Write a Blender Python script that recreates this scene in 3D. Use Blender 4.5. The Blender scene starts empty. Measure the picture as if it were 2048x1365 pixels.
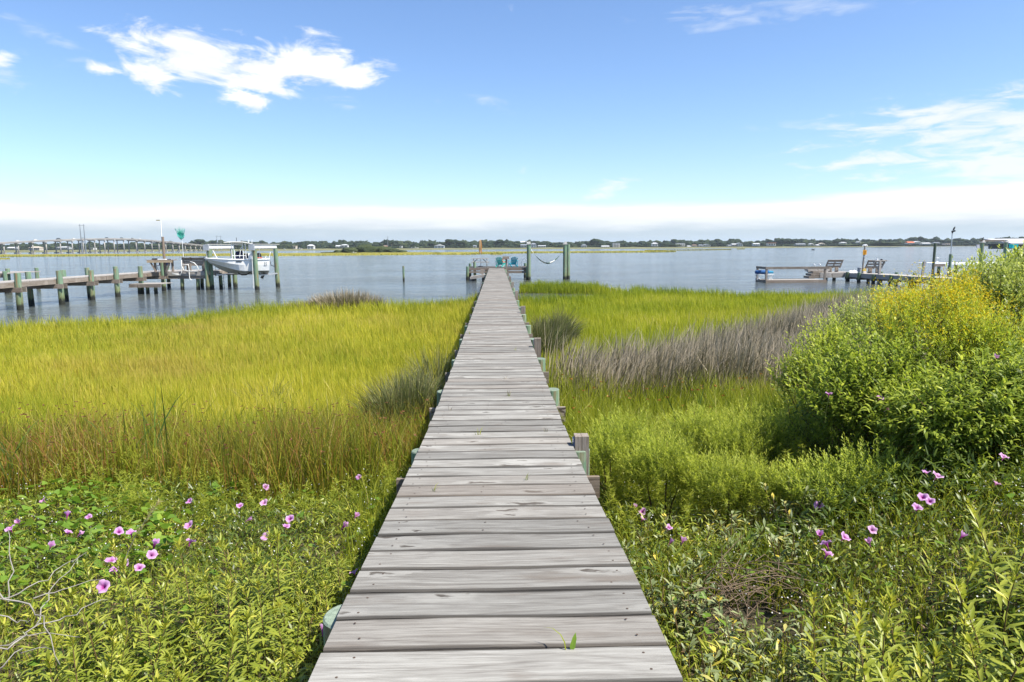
import bpy, math, random
import numpy as np
from mathutils import Vector, Matrix

S = bpy.context.scene
COL = S.collection
rng = np.random.default_rng(11)
random.seed(5)

# ------------------------------------------------------------------ camera
FPX, CX, CY = 1365.3, 1024.0, 682.5            # focal length and centre in photograph pixels (2048 wide)
CAM = Vector((0.015, 0.0, 3.05))               # water surface is z = 0
YAW, PITCH, ROLL = math.radians(1.24), math.radians(7.99), math.radians(0.28)
fwd = Vector((math.sin(YAW) * math.cos(PITCH), math.cos(YAW) * math.cos(PITCH), -math.sin(PITCH)))
rgt0 = Vector((math.cos(YAW), -math.sin(YAW), 0))
up0 = rgt0.cross(fwd)
rgt = rgt0 * math.cos(ROLL) - up0 * math.sin(ROLL)
upv = up0 * math.cos(ROLL) + rgt0 * math.sin(ROLL)
cam_data = bpy.data.cameras.new('camera')
cam_data.lens, cam_data.sensor_width = 24.0, 36.0
cam_data.clip_start, cam_data.clip_end = 0.05, 20000
cam = bpy.data.objects.new('camera', cam_data)
COL.objects.link(cam)
M4 = Matrix.Identity(4)
for r in range(3):
    M4[r][0], M4[r][1], M4[r][2], M4[r][3] = rgt[r], upv[r], -fwd[r], CAM[r]
cam.matrix_world = M4
S.camera = cam

def ray(px, py):
    return (fwd + rgt * ((px - CX) / FPX) - upv * ((py - CY) / FPX)).normalized()
def P(px, py, Y=None, z=None):
    """world point seen at a photograph pixel, on the plane y=Y or z=z"""
    d = ray(px, py)
    t = (Y - CAM.y) / d.y if Y is not None else (z - CAM.z) / d.z
    return CAM + d * t
def PX(px, Y, z):
    """world point at distance Y and height z that lies in the vertical direction of column px"""
    p = P(px, 500, Y=Y)
    for _ in range(3):
        v = p - CAM; v.z = z - CAM.z
        row = CY - FPX * v.dot(upv) / v.dot(fwd)
        p = P(px, row, Y=Y)
    p.z = z
    return p

# ------------------------------------------------------------------ sky, sun, exposure
SUN_EL, SUN_AZ = math.radians(56), math.radians(116)      # azimuth from +Y towards +X
sun_dir = Vector((math.sin(SUN_AZ) * math.cos(SUN_EL), math.cos(SUN_AZ) * math.cos(SUN_EL), math.sin(SUN_EL)))
SKY_STRENGTH, SUN_STRENGTH = 0.092, 4.9
world = bpy.data.worlds.new('World')
S.world = world
world.use_nodes = True
wt = world.node_tree
wt.nodes.clear()
class NT:
    """small helper to write node trees"""
    def __init__(s, tree): s.t = tree
    def n(s, typ, **kw):
        o = s.t.nodes.new(typ)
        for k, v in kw.items():
            if k.startswith('i_'):
                key = k[2:]; key = int(key) if key.isdigit() else key.replace('_', ' ')
                s.put(o.inputs[key], v)
            else: setattr(o, k, v)
        return o
    def put(s, sock, v):
        if isinstance(v, bpy.types.NodeSocket): s.t.links.new(v, sock)
        elif v is not None:
            try: sock.default_value = v
            except Exception: sock.default_value = (*v, 1.0)
    def m(s, op, a, b=None, c=None, clamp=False):
        o = s.t.nodes.new('ShaderNodeMath'); o.operation = op; o.use_clamp = clamp
        for i, v in enumerate((a, b, c)):
            if v is not None: s.put(o.inputs[i], v)
        return o.outputs[0]
    def v(s, op, a, b=None):
        o = s.t.nodes.new('ShaderNodeVectorMath'); o.operation = op
        s.put(o.inputs[0], a)
        if b is not None: s.put(o.inputs[1], b)
        return o.outputs['Value'] if op in ('LENGTH', 'DOT_PRODUCT') else o.outputs[0]
    def mix(s, f, a, b, typ='MIX'):
        o = s.t.nodes.new('ShaderNodeMix'); o.data_type = 'RGBA'; o.blend_type = typ
        s.put(o.inputs[0], f); s.put(o.inputs[6], a); s.put(o.inputs[7], b)
        return o.outputs[2]
    def mapr(s, v, a, b, c=0.0, d=1.0, smooth=False):
        o = s.t.nodes.new('ShaderNodeMapRange'); o.interpolation_type = 'SMOOTHSTEP' if smooth else 'LINEAR'
        for i, x in enumerate((v, a, b, c, d)): s.put(o.inputs[i], x)
        return o.outputs[0]
    def noise(s, vec, scale, detail=4, rough=.55, dist=0.0):
        o = s.t.nodes.new('ShaderNodeTexNoise')
        s.put(o.inputs['Vector'], vec); o.inputs['Scale'].default_value = scale
        o.inputs['Detail'].default_value = detail; o.inputs['Roughness'].default_value = rough
        o.inputs['Distortion'].default_value = dist
        return o.outputs['Fac']
    def ramp(s, f, stops):
        o = s.t.nodes.new('ShaderNodeValToRGB'); cr = o.color_ramp
        while len(cr.elements) < len(stops): cr.elements.new(0.5)
        for e, (p, c) in zip(cr.elements, stops): e.position = p; e.color = (*c, 1)
        s.put(o.inputs[0], f)
        return o.outputs[0]

W = NT(wt)
sky = W.n('ShaderNodeTexSky', sky_type='NISHITA', sun_disc=False, sun_elevation=SUN_EL, sun_rotation=SUN_AZ,
          altitude=0, air_density=1.0, dust_density=0.35, ozone_density=2.0)
skyc = W.n('ShaderNodeHueSaturation', i_Saturation=1.03, i_Value=1.0, i_Color=sky.outputs[0]).outputs[0]
skyc = W.mix(1.0, skyc, (0.885, .975, 1.13), 'MULTIPLY')
tc = W.n('ShaderNodeTexCoord').outputs['Generated']
sep = W.n('ShaderNodeSeparateXYZ', i_0=tc)
az = W.m('ARCTAN2', sep.outputs[0], sep.outputs[1])
el = W.m('ARCSINE', sep.outputs[2])
ae = W.n('ShaderNodeCombineXYZ', i_0=az, i_1=el).outputs[0]
# clouds: soft ellipses in sky direction, broken up by noise
nv = W.v('MULTIPLY', tc, (1, 1, 2.6))
fb = W.noise(nv, 13.0, 10, .60, .45)
fb2 = W.noise(W.v('MULTIPLY', tc, (1, 1, 4.5)), 16.0, 8, .6, .5)
def azel(px, py):
    d = ray(px, py)
    return math.atan2(d.x, d.y), math.asin(d.z)
def cloud(px, py, rx, ry, tilt=0):
    a0, e0 = azel(px, py)
    k = 1 / FPX
    v = W.v('SUBTRACT', ae, (a0, e0, 0))
    if tilt:
        v = W.n('ShaderNodeVectorRotate', rotation_type='Z_AXIS', i_Vector=v, i_Angle=math.radians(tilt)).outputs[0]
    v = W.v('MULTIPLY', v, (1 / (rx * k), 1 / (ry * k), 0))
    return W.m('SUBTRACT', 1.0, W.v('LENGTH', v))
def union(items):
    o = None
    for c in items:
        m_ = cloud(*c)
        o = m_ if o is None else W.m('MAXIMUM', o, m_)
    return W.m('MAXIMUM', o, -1.0)
cum = union([(378, 112, 150, 66), (290, 148, 100, 26), (585, 132, 165, 56), (700, 150, 80, 32), (470, 195, 75, 26), (520, 165, 130, 28),
             (-10, 116, 55, 26)])
cirr = union([(1990, 240, 250, 60), (1800, 268, 100, 18, 8), (1990, 318, 330, 62, 4), (1228, 370, 95, 20, -22)])
faint = union([(165, 122, 75, 20), (135, 88, 36, 14), (75, 62, 60, 16, 12), (10, 150, 50, 24), (1640, 250, 160, 14, 2), (1470, 27, 190, 26, 2), (1620, 14, 150, 22, 4), (150, 388, 90, 18), (695, 212, 46, 14, 8), (985, 205, 50, 16, 12), (1046, 340, 13, 26, 20), (880, 205, 24, 9, 8)])
cden = W.mapr(W.m('ADD', W.m('MULTIPLY', cum, 0.95), W.m('MULTIPLY', W.m('SUBTRACT', fb, .5), 2.5)), 0.16, 0.66, smooth=True)
rden = W.m('MULTIPLY', W.mapr(W.m('ADD', W.m('MULTIPLY', cirr, .8), W.m('MULTIPLY', W.m('SUBTRACT', fb2, .5), 3.0)), 0.10, .95, smooth=True), .85)
fden = W.m('MULTIPLY', W.mapr(W.m('ADD', W.m('MULTIPLY', faint, .7), W.m('MULTIPLY', W.m('SUBTRACT', fb2, .5), 3.0)), .12, 1.0, smooth=True), .33)
# scattered wisps everywhere else, and the low bank of cloud that rings the horizon
wis = W.m('MULTIPLY', W.mapr(fb, .70, .85, smooth=True), .35)
low = W.noise(W.v('MULTIPLY', tc, (1, 1, 7)), 4.0, 7, .58, .2)
edge = W.m('ADD', 0.058, W.m('MULTIPLY', W.m('SUBTRACT', low, .5), .030))
edge = W.m('ADD', edge, W.m('MULTIPLY', W.mapr(az, .25, .7, smooth=True), .016))
bank = W.mapr(W.m('SUBTRACT', edge, el), -0.003, 0.012, smooth=True)
tex = W.noise(W.v('MULTIPLY', tc, (1, 1, 9)), 7.0, 8, .6, .3)
bankc = W.ramp(W.m('ADD', W.mapr(el, 0.0, .062), W.m('MULTIPLY', W.m('SUBTRACT', tex, .5), .55)),
               [(0.0, (.44, .55, .64)), (.30, (.56, .66, .75)), (.55, (.90, .93, .97)), (.80, (1.06, 1.06, 1.07))])
CL = .56 / SKY_STRENGTH
def sc(c): return W.mix(1.0, c, (CL, CL, CL), 'MULTIPLY')
cumc = W.mix(W.mapr(fb2, .35, .65), (.88 * CL, .92 * CL, .99 * CL), (1.12 * CL, 1.12 * CL, 1.12 * CL))
c = W.mix(wis, skyc, (.9 * CL, .95 * CL, 1.0 * CL))
c = W.mix(fden, c, (.93 * CL, .96 * CL, 1.0 * CL))
c = W.mix(rden, c, (.93 * CL, .95 * CL, 1.0 * CL))
c = W.mix(cden, c, cumc)
c = W.mix(W.m('MULTIPLY', bank, .95), c, sc(bankc))
bg = W.n('ShaderNodeBackground', i_Color=c, i_Strength=SKY_STRENGTH)
wo = W.n('ShaderNodeOutputWorld')
wt.links.new(bg.outputs[0], wo.inputs['Surface'])

sd = bpy.data.lights.new('sun', 'SUN')
sd.energy, sd.angle, sd.color = SUN_STRENGTH, math.radians(0.5), (1.0, 0.943, 0.85)
sun = bpy.data.objects.new('sun', sd)
COL.objects.link(sun)
sun.rotation_euler = sun_dir.to_track_quat('Z', 'Y').to_euler()
sun.location = (20, 5, 30)
S.view_settings.view_transform = 'Standard'
S.view_settings.look = 'None'
S.view_settings.gamma = 1.0
S.view_settings.use_curve_mapping = False
S.view_settings.exposure = 0.95
S.render.engine = 'CYCLES'
S.cycles.use_denoising = True
S.cycles.max_bounces = 8
S.cycles.diffuse_bounces = 4
S.cycles.transmission_bounces = 4
S.cycles.volume_bounces = 1

# ------------------------------------------------------------------ mesh and object helpers
ORG = {}
class MB:
    def __init__(s): s.v, s.f, s.m = [], [], []
    def add(s, vs, fs, mi=0):
        o = len(s.v); s.v += [tuple(p) for p in vs]
        s.f += [tuple(i + o for i in f) for f in fs]; s.m += [mi] * len(fs)
        return s
    def box(s, c, size, rot=None, mi=0):
        hx, hy, hz = size[0] / 2, size[1] / 2, size[2] / 2
        pts = [Vector((x, y, z)) for x in (-hx, hx) for y in (-hy, hy) for z in (-hz, hz)]
        if rot is not None: pts = [rot @ p for p in pts]
        c = Vector(c)
        return s.add([p + c for p in pts], [(0, 1, 3, 2), (4, 6, 7, 5), (0, 4, 5, 1), (2, 3, 7, 6), (0, 2, 6, 4), (1, 5, 7, 3)], mi)
    def bar(s, a, b, w, h, up=(0, 0, 1), mi=0):
        """rectangular timber from a to b, w across, h along up"""
        a, b = Vector(a), Vector(b); d = (b - a).normalized(); u = Vector(up)
        sd_ = d.cross(u)
        if sd_.length < 1e-4: sd_ = d.cross(Vector((1, 0, 0)))
        sd_.normalize(); u = sd_.cross(d).normalized()
        pts = [p + sd_ * (w / 2 * i) + u * (h / 2 * j) for p in (a, b) for i, j in ((-1, -1), (1, -1), (1, 1), (-1, 1))]
        return s.add(pts, [(0, 1, 2, 3), (7, 6, 5, 4), (0, 4, 5, 1), (1, 5, 6, 2), (2, 6, 7, 3), (3, 7, 4, 0)], mi)
    def tube(s, pts, r, n=8, cap=True, mi=0):
        pts = [Vector(p) for p in pts]
        rs = r if isinstance(r, (list, tuple)) else [r] * len(pts)
        vs, fs = [], []
        ref = None
        for i, p in enumerate(pts):
            d = (pts[min(i + 1, len(pts) - 1)] - pts[max(i - 1, 0)]).normalized()
            if ref is None: ref = d.orthogonal().normalized()
            ref = (ref - d * ref.dot(d))
            ref = ref.normalized() if ref.length > 1e-5 else d.orthogonal().normalized()
            q = d.cross(ref)
            vs += [p + (ref * math.cos(2 * math.pi * k / n) + q * math.sin(2 * math.pi * k / n)) * rs[i] for k in range(n)]
        for i in range(len(pts) - 1):
            for k in range(n):
                k2 = (k + 1) % n
                fs.append((i * n + k, i * n + k2, (i + 1) * n + k2, (i + 1) * n + k))
        if cap:
            fs.append(tuple(range(n))[::-1]); fs.append(tuple((len(pts) - 1) * n + k for k in range(n)))
        return s.add(vs, fs, mi)
    def prism(s, outline, y0, y1, mi=0):
        """outline of (x, z) points extruded along y"""
        n = len(outline)
        vs = [(x, y0, z) for x, z in outline] + [(x, y1, z) for x, z in outline]
        fs = [tuple(range(n)), tuple(range(2 * n - 1, n - 1, -1))] + [(i, i + n, (i + 1) % n + n, (i + 1) % n) for i in range(n)]
        return s.add(vs, fs, mi)
    def build(s, name, mats, parent=None, smooth=False, org=None):
        o0 = Vector(org) if org is not None else (ORG.get(parent.name, Vector()) if parent else Vector())
        me = bpy.data.meshes.new(name)
        me.from_pydata([tuple(Vector(p) - o0) for p in s.v], [], s.f)
        for m_ in (mats if isinstance(mats, (list, tuple)) else [mats]): me.materials.append(m_)
        if any(s.m): me.polygons.foreach_set('material_index', s.m)
        if smooth: me.polygons.foreach_set('use_smooth', [True] * len(me.polygons))
        me.update()
        return link(name, me, parent, o0 if parent is None else None)
def link(name, me, parent=None, loc=None):
    o = bpy.data.objects.new(name, me)
    COL.objects.link(o)
    if parent is not None:
        o.parent = parent
        ORG[o.name] = ORG.get(parent.name, Vector())
    elif loc is not None:
        o.location = loc; ORG[o.name] = Vector(loc)
    return o
def tag(o, label=None, cat=None, group=None, kind=None):
    if label: o['label'] = label
    if cat: o['category'] = cat
    if group: o['group'] = group
    if kind: o['kind'] = kind
    return o
def thing(name, loc, label, cat, group=None, rz=0):
    o = bpy.data.objects.new(name, None)
    o.empty_display_size = .2
    COL.objects.link(o)
    o.location = loc; o.rotation_euler = (0, 0, rz)
    ORG[o.name] = Vector(loc)
    return tag(o, label, cat, group)
def dup(o, parent=None):
    c_ = o.copy(); COL.objects.link(c_)
    if parent is not None: c_.parent = parent
    for ch in list(o.children): dup(ch, c_)
    return c_
def soup(name, V, F, mats, attrs=None, parent=None, kind=None, mi=None, loc=None, smooth=True):
    """triangle mesh straight from numpy arrays"""
    me = bpy.data.meshes.new(name)
    V = np.asarray(V, np.float32); F = np.asarray(F, np.int32)
    me.vertices.add(len(V)); me.vertices.foreach_set('co', V.ravel())
    me.loops.add(F.size); me.loops.foreach_set('vertex_index', F.ravel())
    me.polygons.add(len(F))
    me.polygons.foreach_set('loop_start', np.arange(0, F.size, 3, dtype=np.int32))
    if smooth: me.polygons.foreach_set('use_smooth', np.ones(len(F), bool))
    for m_ in (mats if isinstance(mats, (list, tuple)) else [mats]): me.materials.append(m_)
    if mi is not None: me.polygons.foreach_set('material_index', np.asarray(mi, np.int32))
    for k, a in (attrs or {}).items():
        at = me.attributes.new(k, 'FLOAT', 'POINT'); at.data.foreach_set('value', np.asarray(a, np.float32))
    me.update(calc_edges=True)
    o = link(name, me, parent, loc)
    if kind: o['kind'] = kind
    return o

# ------------------------------------------------------------------ materials
def mat(name):
    m_ = bpy.data.materials.new(name); m_.use_nodes = True
    t = m_.node_tree; t.nodes.clear()
    N = NT(t)
    out = N.n('ShaderNodeOutputMaterial')
    return m_, N, out
def principled(N, out, col, rough=.6, spec=.3, metal=0.0, bump=None, bstr=.3, bdist=.01):
    b = N.n('ShaderNodeBsdfPrincipled')
    N.put(b.inputs['Base Color'], col); N.put(b.inputs['Roughness'], rough)
    b.inputs['Specular IOR Level'].default_value = spec; b.inputs['Metallic'].default_value = metal
    if bump is not None:
        bp = N.n('ShaderNodeBump', i_Strength=bstr, i_Distance=bdist, i_Height=bump)
        N.t.links.new(bp.outputs[0], b.inputs['Normal'])
    N.t.links.new(b.outputs[0], out.inputs['Surface'])
    return b
def objrand(N): return N.n('ShaderNodeObjectInfo').outputs['Random']
def plain(name, col, rough=.5, spec=.4, metal=0.0, var=.12, scale=6.0):
    """painted or moulded surface with faint mottling"""
    m_, N, out = mat(name)
    c_ = N.n('ShaderNodeTexCoord').outputs['Object']
    f = N.noise(c_, scale, 5, .6)
    lo = tuple(x * (1 - var * 1.6) for x in col); hi = tuple(min(1, x * (1 + var)) for x in col)
    principled(N, out, N.mix(N.mapr(f, .3, .7), lo, hi), rough, spec, metal)
    return m_
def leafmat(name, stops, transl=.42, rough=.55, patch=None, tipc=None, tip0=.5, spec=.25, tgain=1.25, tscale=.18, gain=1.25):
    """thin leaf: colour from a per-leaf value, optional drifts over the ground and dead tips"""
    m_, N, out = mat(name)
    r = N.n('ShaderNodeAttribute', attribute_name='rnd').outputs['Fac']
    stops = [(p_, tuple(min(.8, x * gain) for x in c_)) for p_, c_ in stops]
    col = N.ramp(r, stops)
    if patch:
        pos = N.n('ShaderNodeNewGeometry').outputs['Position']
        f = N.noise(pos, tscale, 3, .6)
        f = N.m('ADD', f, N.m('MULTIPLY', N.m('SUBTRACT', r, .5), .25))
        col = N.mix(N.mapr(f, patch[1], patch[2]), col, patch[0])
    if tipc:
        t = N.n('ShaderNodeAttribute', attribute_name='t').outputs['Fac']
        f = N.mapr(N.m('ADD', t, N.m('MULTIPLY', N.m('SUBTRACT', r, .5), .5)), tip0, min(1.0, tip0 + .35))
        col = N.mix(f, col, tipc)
    b = N.n('ShaderNodeBsdfPrincipled')
    N.put(b.inputs['Base Color'], col); b.inputs['Roughness'].default_value = rough
    b.inputs['Specular IOR Level'].default_value = spec
    tr = N.n('ShaderNodeBsdfTranslucent')
    N.put(tr.inputs['Color'], N.mix(1.0, col, (tgain, tgain * 1.02, tgain * .75), 'MULTIPLY'))
    mx = N.n('ShaderNodeMixShader', i_0=transl)
    N.t.links.new(b.outputs[0], mx.inputs[1]); N.t.links.new(tr.outputs[0], mx.inputs[2])
    N.t.links.new(mx.outputs[0], out.inputs['Surface'])
    return m_
def wood(name, light, dark, brown=None, axis=0, rough=.85, knots=True, tone=(.82, 1.12), fine=1.0, edge=0.0):
    """weathered timber, grain along the object's axis; every object gets its own stretch of grain"""
    m_, N, out = mat(name)
    co = co0 = N.n('ShaderNodeTexCoord').outputs['Object']
    rd = objrand(N)
    off = N.n('ShaderNodeCombineXYZ', i_0=N.m('MULTIPLY', rd, 71.0), i_1=N.m('MULTIPLY', rd, 37.0), i_2=N.m('MULTIPLY', rd, 13.0)).outputs[0]
    co = N.v('ADD', co, off)
    def st(l, x):
        v_ = [x, x, x]; v_[axis] = l
        return N.v('MULTIPLY', co, tuple(v_))
    streak = N.noise(st(1.3, 34 * fine), 1.6, 7, .68, .5)
    fine_ = N.noise(st(5, 150 * fine), 1.4, 4, .6)
    warp = N.noise(st(.75, 6.0), 1.2, 3, .5, .3)
    ax2 = 1 if axis != 1 else 0
    cs = N.n('ShaderNodeSeparateXYZ', i_0=co).outputs[ax2]
    rings = N.m('SINE', N.m('ADD', N.m('MULTIPLY', cs, 95.0 * fine), N.m('MULTIPLY', warp, 46.0)))
    rings = N.mapr(rings, -.2, 1.0)
    f = N.m('ADD', N.m('MULTIPLY', N.mapr(streak, .36, .66), .62), N.m('MULTIPLY', rings, .22))
    f = N.m('ADD', f, N.m('MULTIPLY', N.mapr(fine_, .38, .64), .34))
    col = N.mix(f, light, dark)
    blot = N.noise(st(1.2, 5.0), 1.5, 4, .6)
    if brown: col = N.mix(N.m('MULTIPLY', N.mapr(blot, .50, .74, smooth=True), .62), col, brown)
    hei = N.m('SUBTRACT', 1.0, f)
    if knots and axis != 2:
        vo = N.n('ShaderNodeTexVoronoi', feature='F1', voronoi_dimensions='2D')
        N.put(vo.inputs['Vector'], N.v('ADD', st(1.9, 6.2), N.v('MULTIPLY', N.n('ShaderNodeTexNoise', i_Vector=st(7, 20), i_Scale=1.0, i_Detail=3.0).outputs['Color'], (.75, .75, .75))))
        vo.inputs['Scale'].default_value = 1.0; vo.inputs['Randomness'].default_value = 1.0
        sel = N.m('GREATER_THAN', N.n('ShaderNodeSeparateColor', i_0=vo.outputs['Color']).outputs[0], .6)
        ksz = N.mapr(N.n('ShaderNodeSeparateColor', i_0=vo.outputs['Color']).outputs[1], 0, 1, .6, 2.2)
        kn = N.m('MULTIPLY', N.mapr(N.m('MULTIPLY', vo.outputs['Distance'], ksz), .17, .08, smooth=True), sel)
        halo = N.m('MULTIPLY', N.mapr(vo.outputs['Distance'], .48, .2, smooth=True), sel)
        col = N.mix(N.m('MULTIPLY', halo, .5), col, tuple(min(1, x * 1.15) for x in light))
        col = N.mix(N.m('MULTIPLY', kn, .9), col, tuple(x * .42 * y for x, y in zip(dark, (1.12, 1, .9))))
        hei = N.m('SUBTRACT', hei, N.m('MULTIPLY', kn, .8))
    if edge:  # darker board edges: weather stain, plus the shade of the gaps painted in
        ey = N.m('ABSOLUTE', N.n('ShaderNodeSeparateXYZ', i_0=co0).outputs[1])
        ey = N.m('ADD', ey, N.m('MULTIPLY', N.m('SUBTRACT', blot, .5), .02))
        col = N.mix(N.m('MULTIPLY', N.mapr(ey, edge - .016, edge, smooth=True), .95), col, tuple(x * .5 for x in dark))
    tn = N.mapr(N.m('FRACT', N.m('MULTIPLY', rd, 17.31)), 0, 1, tone[0], tone[1])
    tcmb = N.n('ShaderNodeCombineColor', i_0=tn, i_1=N.m('MULTIPLY', tn, .995), i_2=N.m('MULTIPLY', tn, .985)).outputs[0]
    col = N.mix(1.0, col, tcmb, 'MULTIPLY')
    if brown:
        br = N.m('MULTIPLY', N.mapr(N.m('FRACT', N.m('MULTIPLY', rd, 7.77)), .55, 1.0), .45)
        col = N.mix(br, col, N.mix(f, tuple(x * 1.5 for x in brown), brown))
    principled(N, out, col, rough, .2, bump=hei, bstr=.45, bdist=.006)
    return m_
# ------------------------------------------------------------------ vegetation
def U(n, a=0.0, b=1.0): return rng.uniform(a, b, n)
def blades(x, y, z, h, w, lean, az=None, curve=.5, segs=3, rnd=None):
    """upright narrow leaves: returns vertices, triangles, attributes"""
    n = len(x)
    h = np.broadcast_to(h, n); w = np.broadcast_to(w, n); lean = np.broadcast_to(lean, n)
    az = U(n, 0, 2 * np.pi) if az is None else np.broadcast_to(az, n)
    wa = U(n, 0, np.pi)
    rnd = U(n) if rnd is None else rnd
    ts = np.linspace(0, 1, segs + 1)
    rows, tt = [], []
    for k, t in enumerate(ts):
        b = lean * ((1 - curve) * t + curve * t * t)
        hx, hz = np.sin(b) * t, np.cos(b) * t
        px_ = x + np.cos(az) * hx * h; py_ = y + np.sin(az) * hx * h; pz_ = z + hz * h
        if k == segs:
            rows.append(np.stack([px_, py_, pz_], -1)[:, None])
            tt.append(np.full((n, 1), t))
        else:
            ww = w * (1 - .75 * t ** 1.5) * .5
            dx, dy = np.cos(wa) * ww, np.sin(wa) * ww
            rows.append(np.stack([np.stack([px_ - dx, py_ - dy, pz_], -1), np.stack([px_ + dx, py_ + dy, pz_], -1)], 1))
            tt.append(np.full((n, 2), t))
    V = np.concatenate(rows, 1); nv = V.shape[1]
    f = []
    for k in range(segs - 1):
        a = 2 * k
        f += [(a, a + 1, a + 3), (a, a + 3, a + 2)]
    a = 2 * (segs - 1)
    f.append((a, a + 1, a + 2))
    F = (np.arange(n)[:, None, None] * nv + np.array(f)[None]).reshape(-1, 3)
    return V.reshape(-1, 3), F, {'rnd': np.repeat(rnd, nv), 't': np.concatenate(tt, 1).ravel()}
def leaves(b, d, up, L, W, droop=.5, rnd=None, shape=.42, fold=.0, quad=False):
    """leaf blades: base points b, directions d, upward side up; droop bends the tip down"""
    n = len(b)
    L = np.broadcast_to(L, n)[:, None]; W = np.broadcast_to(W, n)[:, None]; dr = np.broadcast_to(droop, n)[:, None]
    d = d / np.linalg.norm(d, axis=1, keepdims=True)
    s = np.cross(d, up); s /= np.linalg.norm(s, axis=1, keepdims=True) + 1e-9
    nn = np.cross(s, d)
    def at(t): return b + d * L * (t - .25 * dr * t ** 3) - nn * L * dr * t * t * .55
    rnd = U(n) if rnd is None else rnd
    if quad:
        m = at(.45)
        V = np.stack([b, m - s * W / 2, at(1.0), m + s * W / 2], 1); f = [(0, 1, 2), (0, 2, 3)]; tt = [0, .5, 1, .5]
    else:
        m1, m2 = at(shape * .65), at(.72)
        up1 = nn * W * fold
        V = np.stack([b, m1 - s * W / 2 + up1, m1 + s * W / 2 + up1, m2 - s * W * .36 + up1, m2 + s * W * .36 + up1, at(1.0), m1, m2], 1)
        f = [(0, 1, 6), (0, 6, 2), (1, 3, 7), (1, 7, 6), (6, 7, 4), (6, 4, 2), (3, 5, 7), (7, 5, 4)] if fold else [(0, 1, 2), (1, 3, 4), (1, 4, 2), (3, 5, 4)]
        tt = [0, .3, .3, .7, .7, 1, .3, .7]
        if not fold: V = V[:, :6]; tt = tt[:6]
    nv = V.shape[1]
    F = (np.arange(n)[:, None, None] * nv + np.array(f)[None]).reshape(-1, 3)
    return V.reshape(-1, 3), F, {'rnd': np.repeat(rnd, nv), 't': np.tile(tt, n)}
def join(parts, mats=None):
    V, F, A, MI, o = [], [], {'rnd': [], 't': []}, [], 0
    for k, (v, f, a) in enumerate(parts):
        V.append(v); F.append(f + o); o += len(v)
        for q in A: A[q].append(a[q])
        MI.append(np.full(len(f), mats[k] if mats else 0))
    return np.concatenate(V), np.concatenate(F), {q: np.concatenate(A[q]) for q in A}, np.concatenate(MI)
def scatter(n, x0, x1, y0, y1, keep):
    x, y = U(n, x0, x1), U(n, y0, y1)
    k = keep(x, y)
    return x[k], y[k]
def clear_walk(x, m_=.70): return np.abs(x) > m_
def inpoly(x, y, poly):
    r = np.zeros(len(x), bool); j = len(poly) - 1
    for i_ in range(len(poly)):
        xi, yi = poly[i_]; xj, yj = poly[j]
        r ^= ((yi > y) != (yj > y)) & (x < (xj - xi) * (y - yi) / (yj - yi + 1e-12) + xi)
        j = i_
    return r
def in_view(x, y, m_=1.0):
    """inside the camera's sweep, with a margin to either side"""
    return (np.abs(x - .02 * y) < .79 * np.maximum(y, 0) + 1.2 + m_)

# ------------------------------------------------------------------ shared materials
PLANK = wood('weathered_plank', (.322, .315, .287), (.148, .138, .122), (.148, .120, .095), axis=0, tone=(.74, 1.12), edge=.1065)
TIMBER = wood('old_timber', (.32, .28, .24), (.14, .115, .09), (.15, .105, .075), axis=1, tone=(.8, 1.15))
TIMBERX = wood('old_timber_across', (.32, .28, .24), (.14, .115, .09), (.15, .105, .075), axis=0, tone=(.8, 1.15))
TIMBERZ = wood('old_timber_upright', (.36, .32, .28), (.16, .13, .10), (.17, .11, .07), axis=2, tone=(.8, 1.15))
GREYX = wood('silver_timber', (.44, .42, .39), (.22, .20, .18), None, axis=0, tone=(.85, 1.1))
GREYY = wood('silver_timber_along', (.44, .42, .39), (.22, .20, .18), None, axis=1, tone=(.85, 1.1))
GREYZ = wood('silver_timber_upright', (.42, .40, .37), (.21, .19, .17), None, axis=2, tone=(.85, 1.1))
def piling_mat(name, green, pale, rust=.5):
    m_, N, out = mat(name)
    co = N.n('ShaderNodeTexCoord').outputs['Object']
    pos = N.n('ShaderNodeNewGeometry').outputs['Position']
    rd = objrand(N)
    co = N.v('ADD', co, N.n('ShaderNodeCombineXYZ', i_0=N.m('MULTIPLY', rd, 31.0), i_1=N.m('MULTIPLY', rd, 17.0), i_2=N.m('MULTIPLY', rd, 9.0)).outputs[0])
    g = N.noise(N.v('MULTIPLY', co, (14, 14, .9)), 1.5, 6, .65, .3)
    col = N.mix(N.mapr(g, .34, .66), green, pale)
    wn = N.noise(N.v('MULTIPLY', co, (7, 7, .8)), 1.2, 4, .6)
    col = N.mix(N.mapr(wn, .60 - .12 * rust, .72), col, (.24, .13, .055))
    w2 = N.noise(N.v('MULTIPLY', co, (5, 5, 1.4)), 1.7, 4, .6, .4)
    col = N.mix(N.m('MULTIPLY', N.mapr(w2, .56, .72), .8), col, (.30, .27, .20))
    z = N.n('ShaderNodeSeparateXYZ', i_0=pos).outputs[2]
    wet = N.mapr(N.m('ADD', z, N.m('MULTIPLY', N.m('SUBTRACT', w2, .5), .5)), .42, .20, smooth=True)
    weed = N.mapr(N.m('ADD', z, N.m('MULTIPLY', N.m('SUBTRACT', g, .5), .6)), .80, .45, smooth=True)
    col = N.mix(N.m('MULTIPLY', weed, .55), col, (.15, .16, .055))
    col = N.mix(wet, col, (.022, .024, .018))
    principled(N, out, col, .75, .25, bump=g, bstr=.5, bdist=.01)
    return m_
PILING = piling_mat('treated_piling', (.085, .15, .10), (.20, .30, .19), .8)
PILE_TOP = wood('piling_end_grain', (.25, .31, .24), (.13, .17, .13), None, axis=2, knots=False)
WHITE = plain('white_gelcoat', (.80, .80, .78), .25, .5, var=.05)
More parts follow.
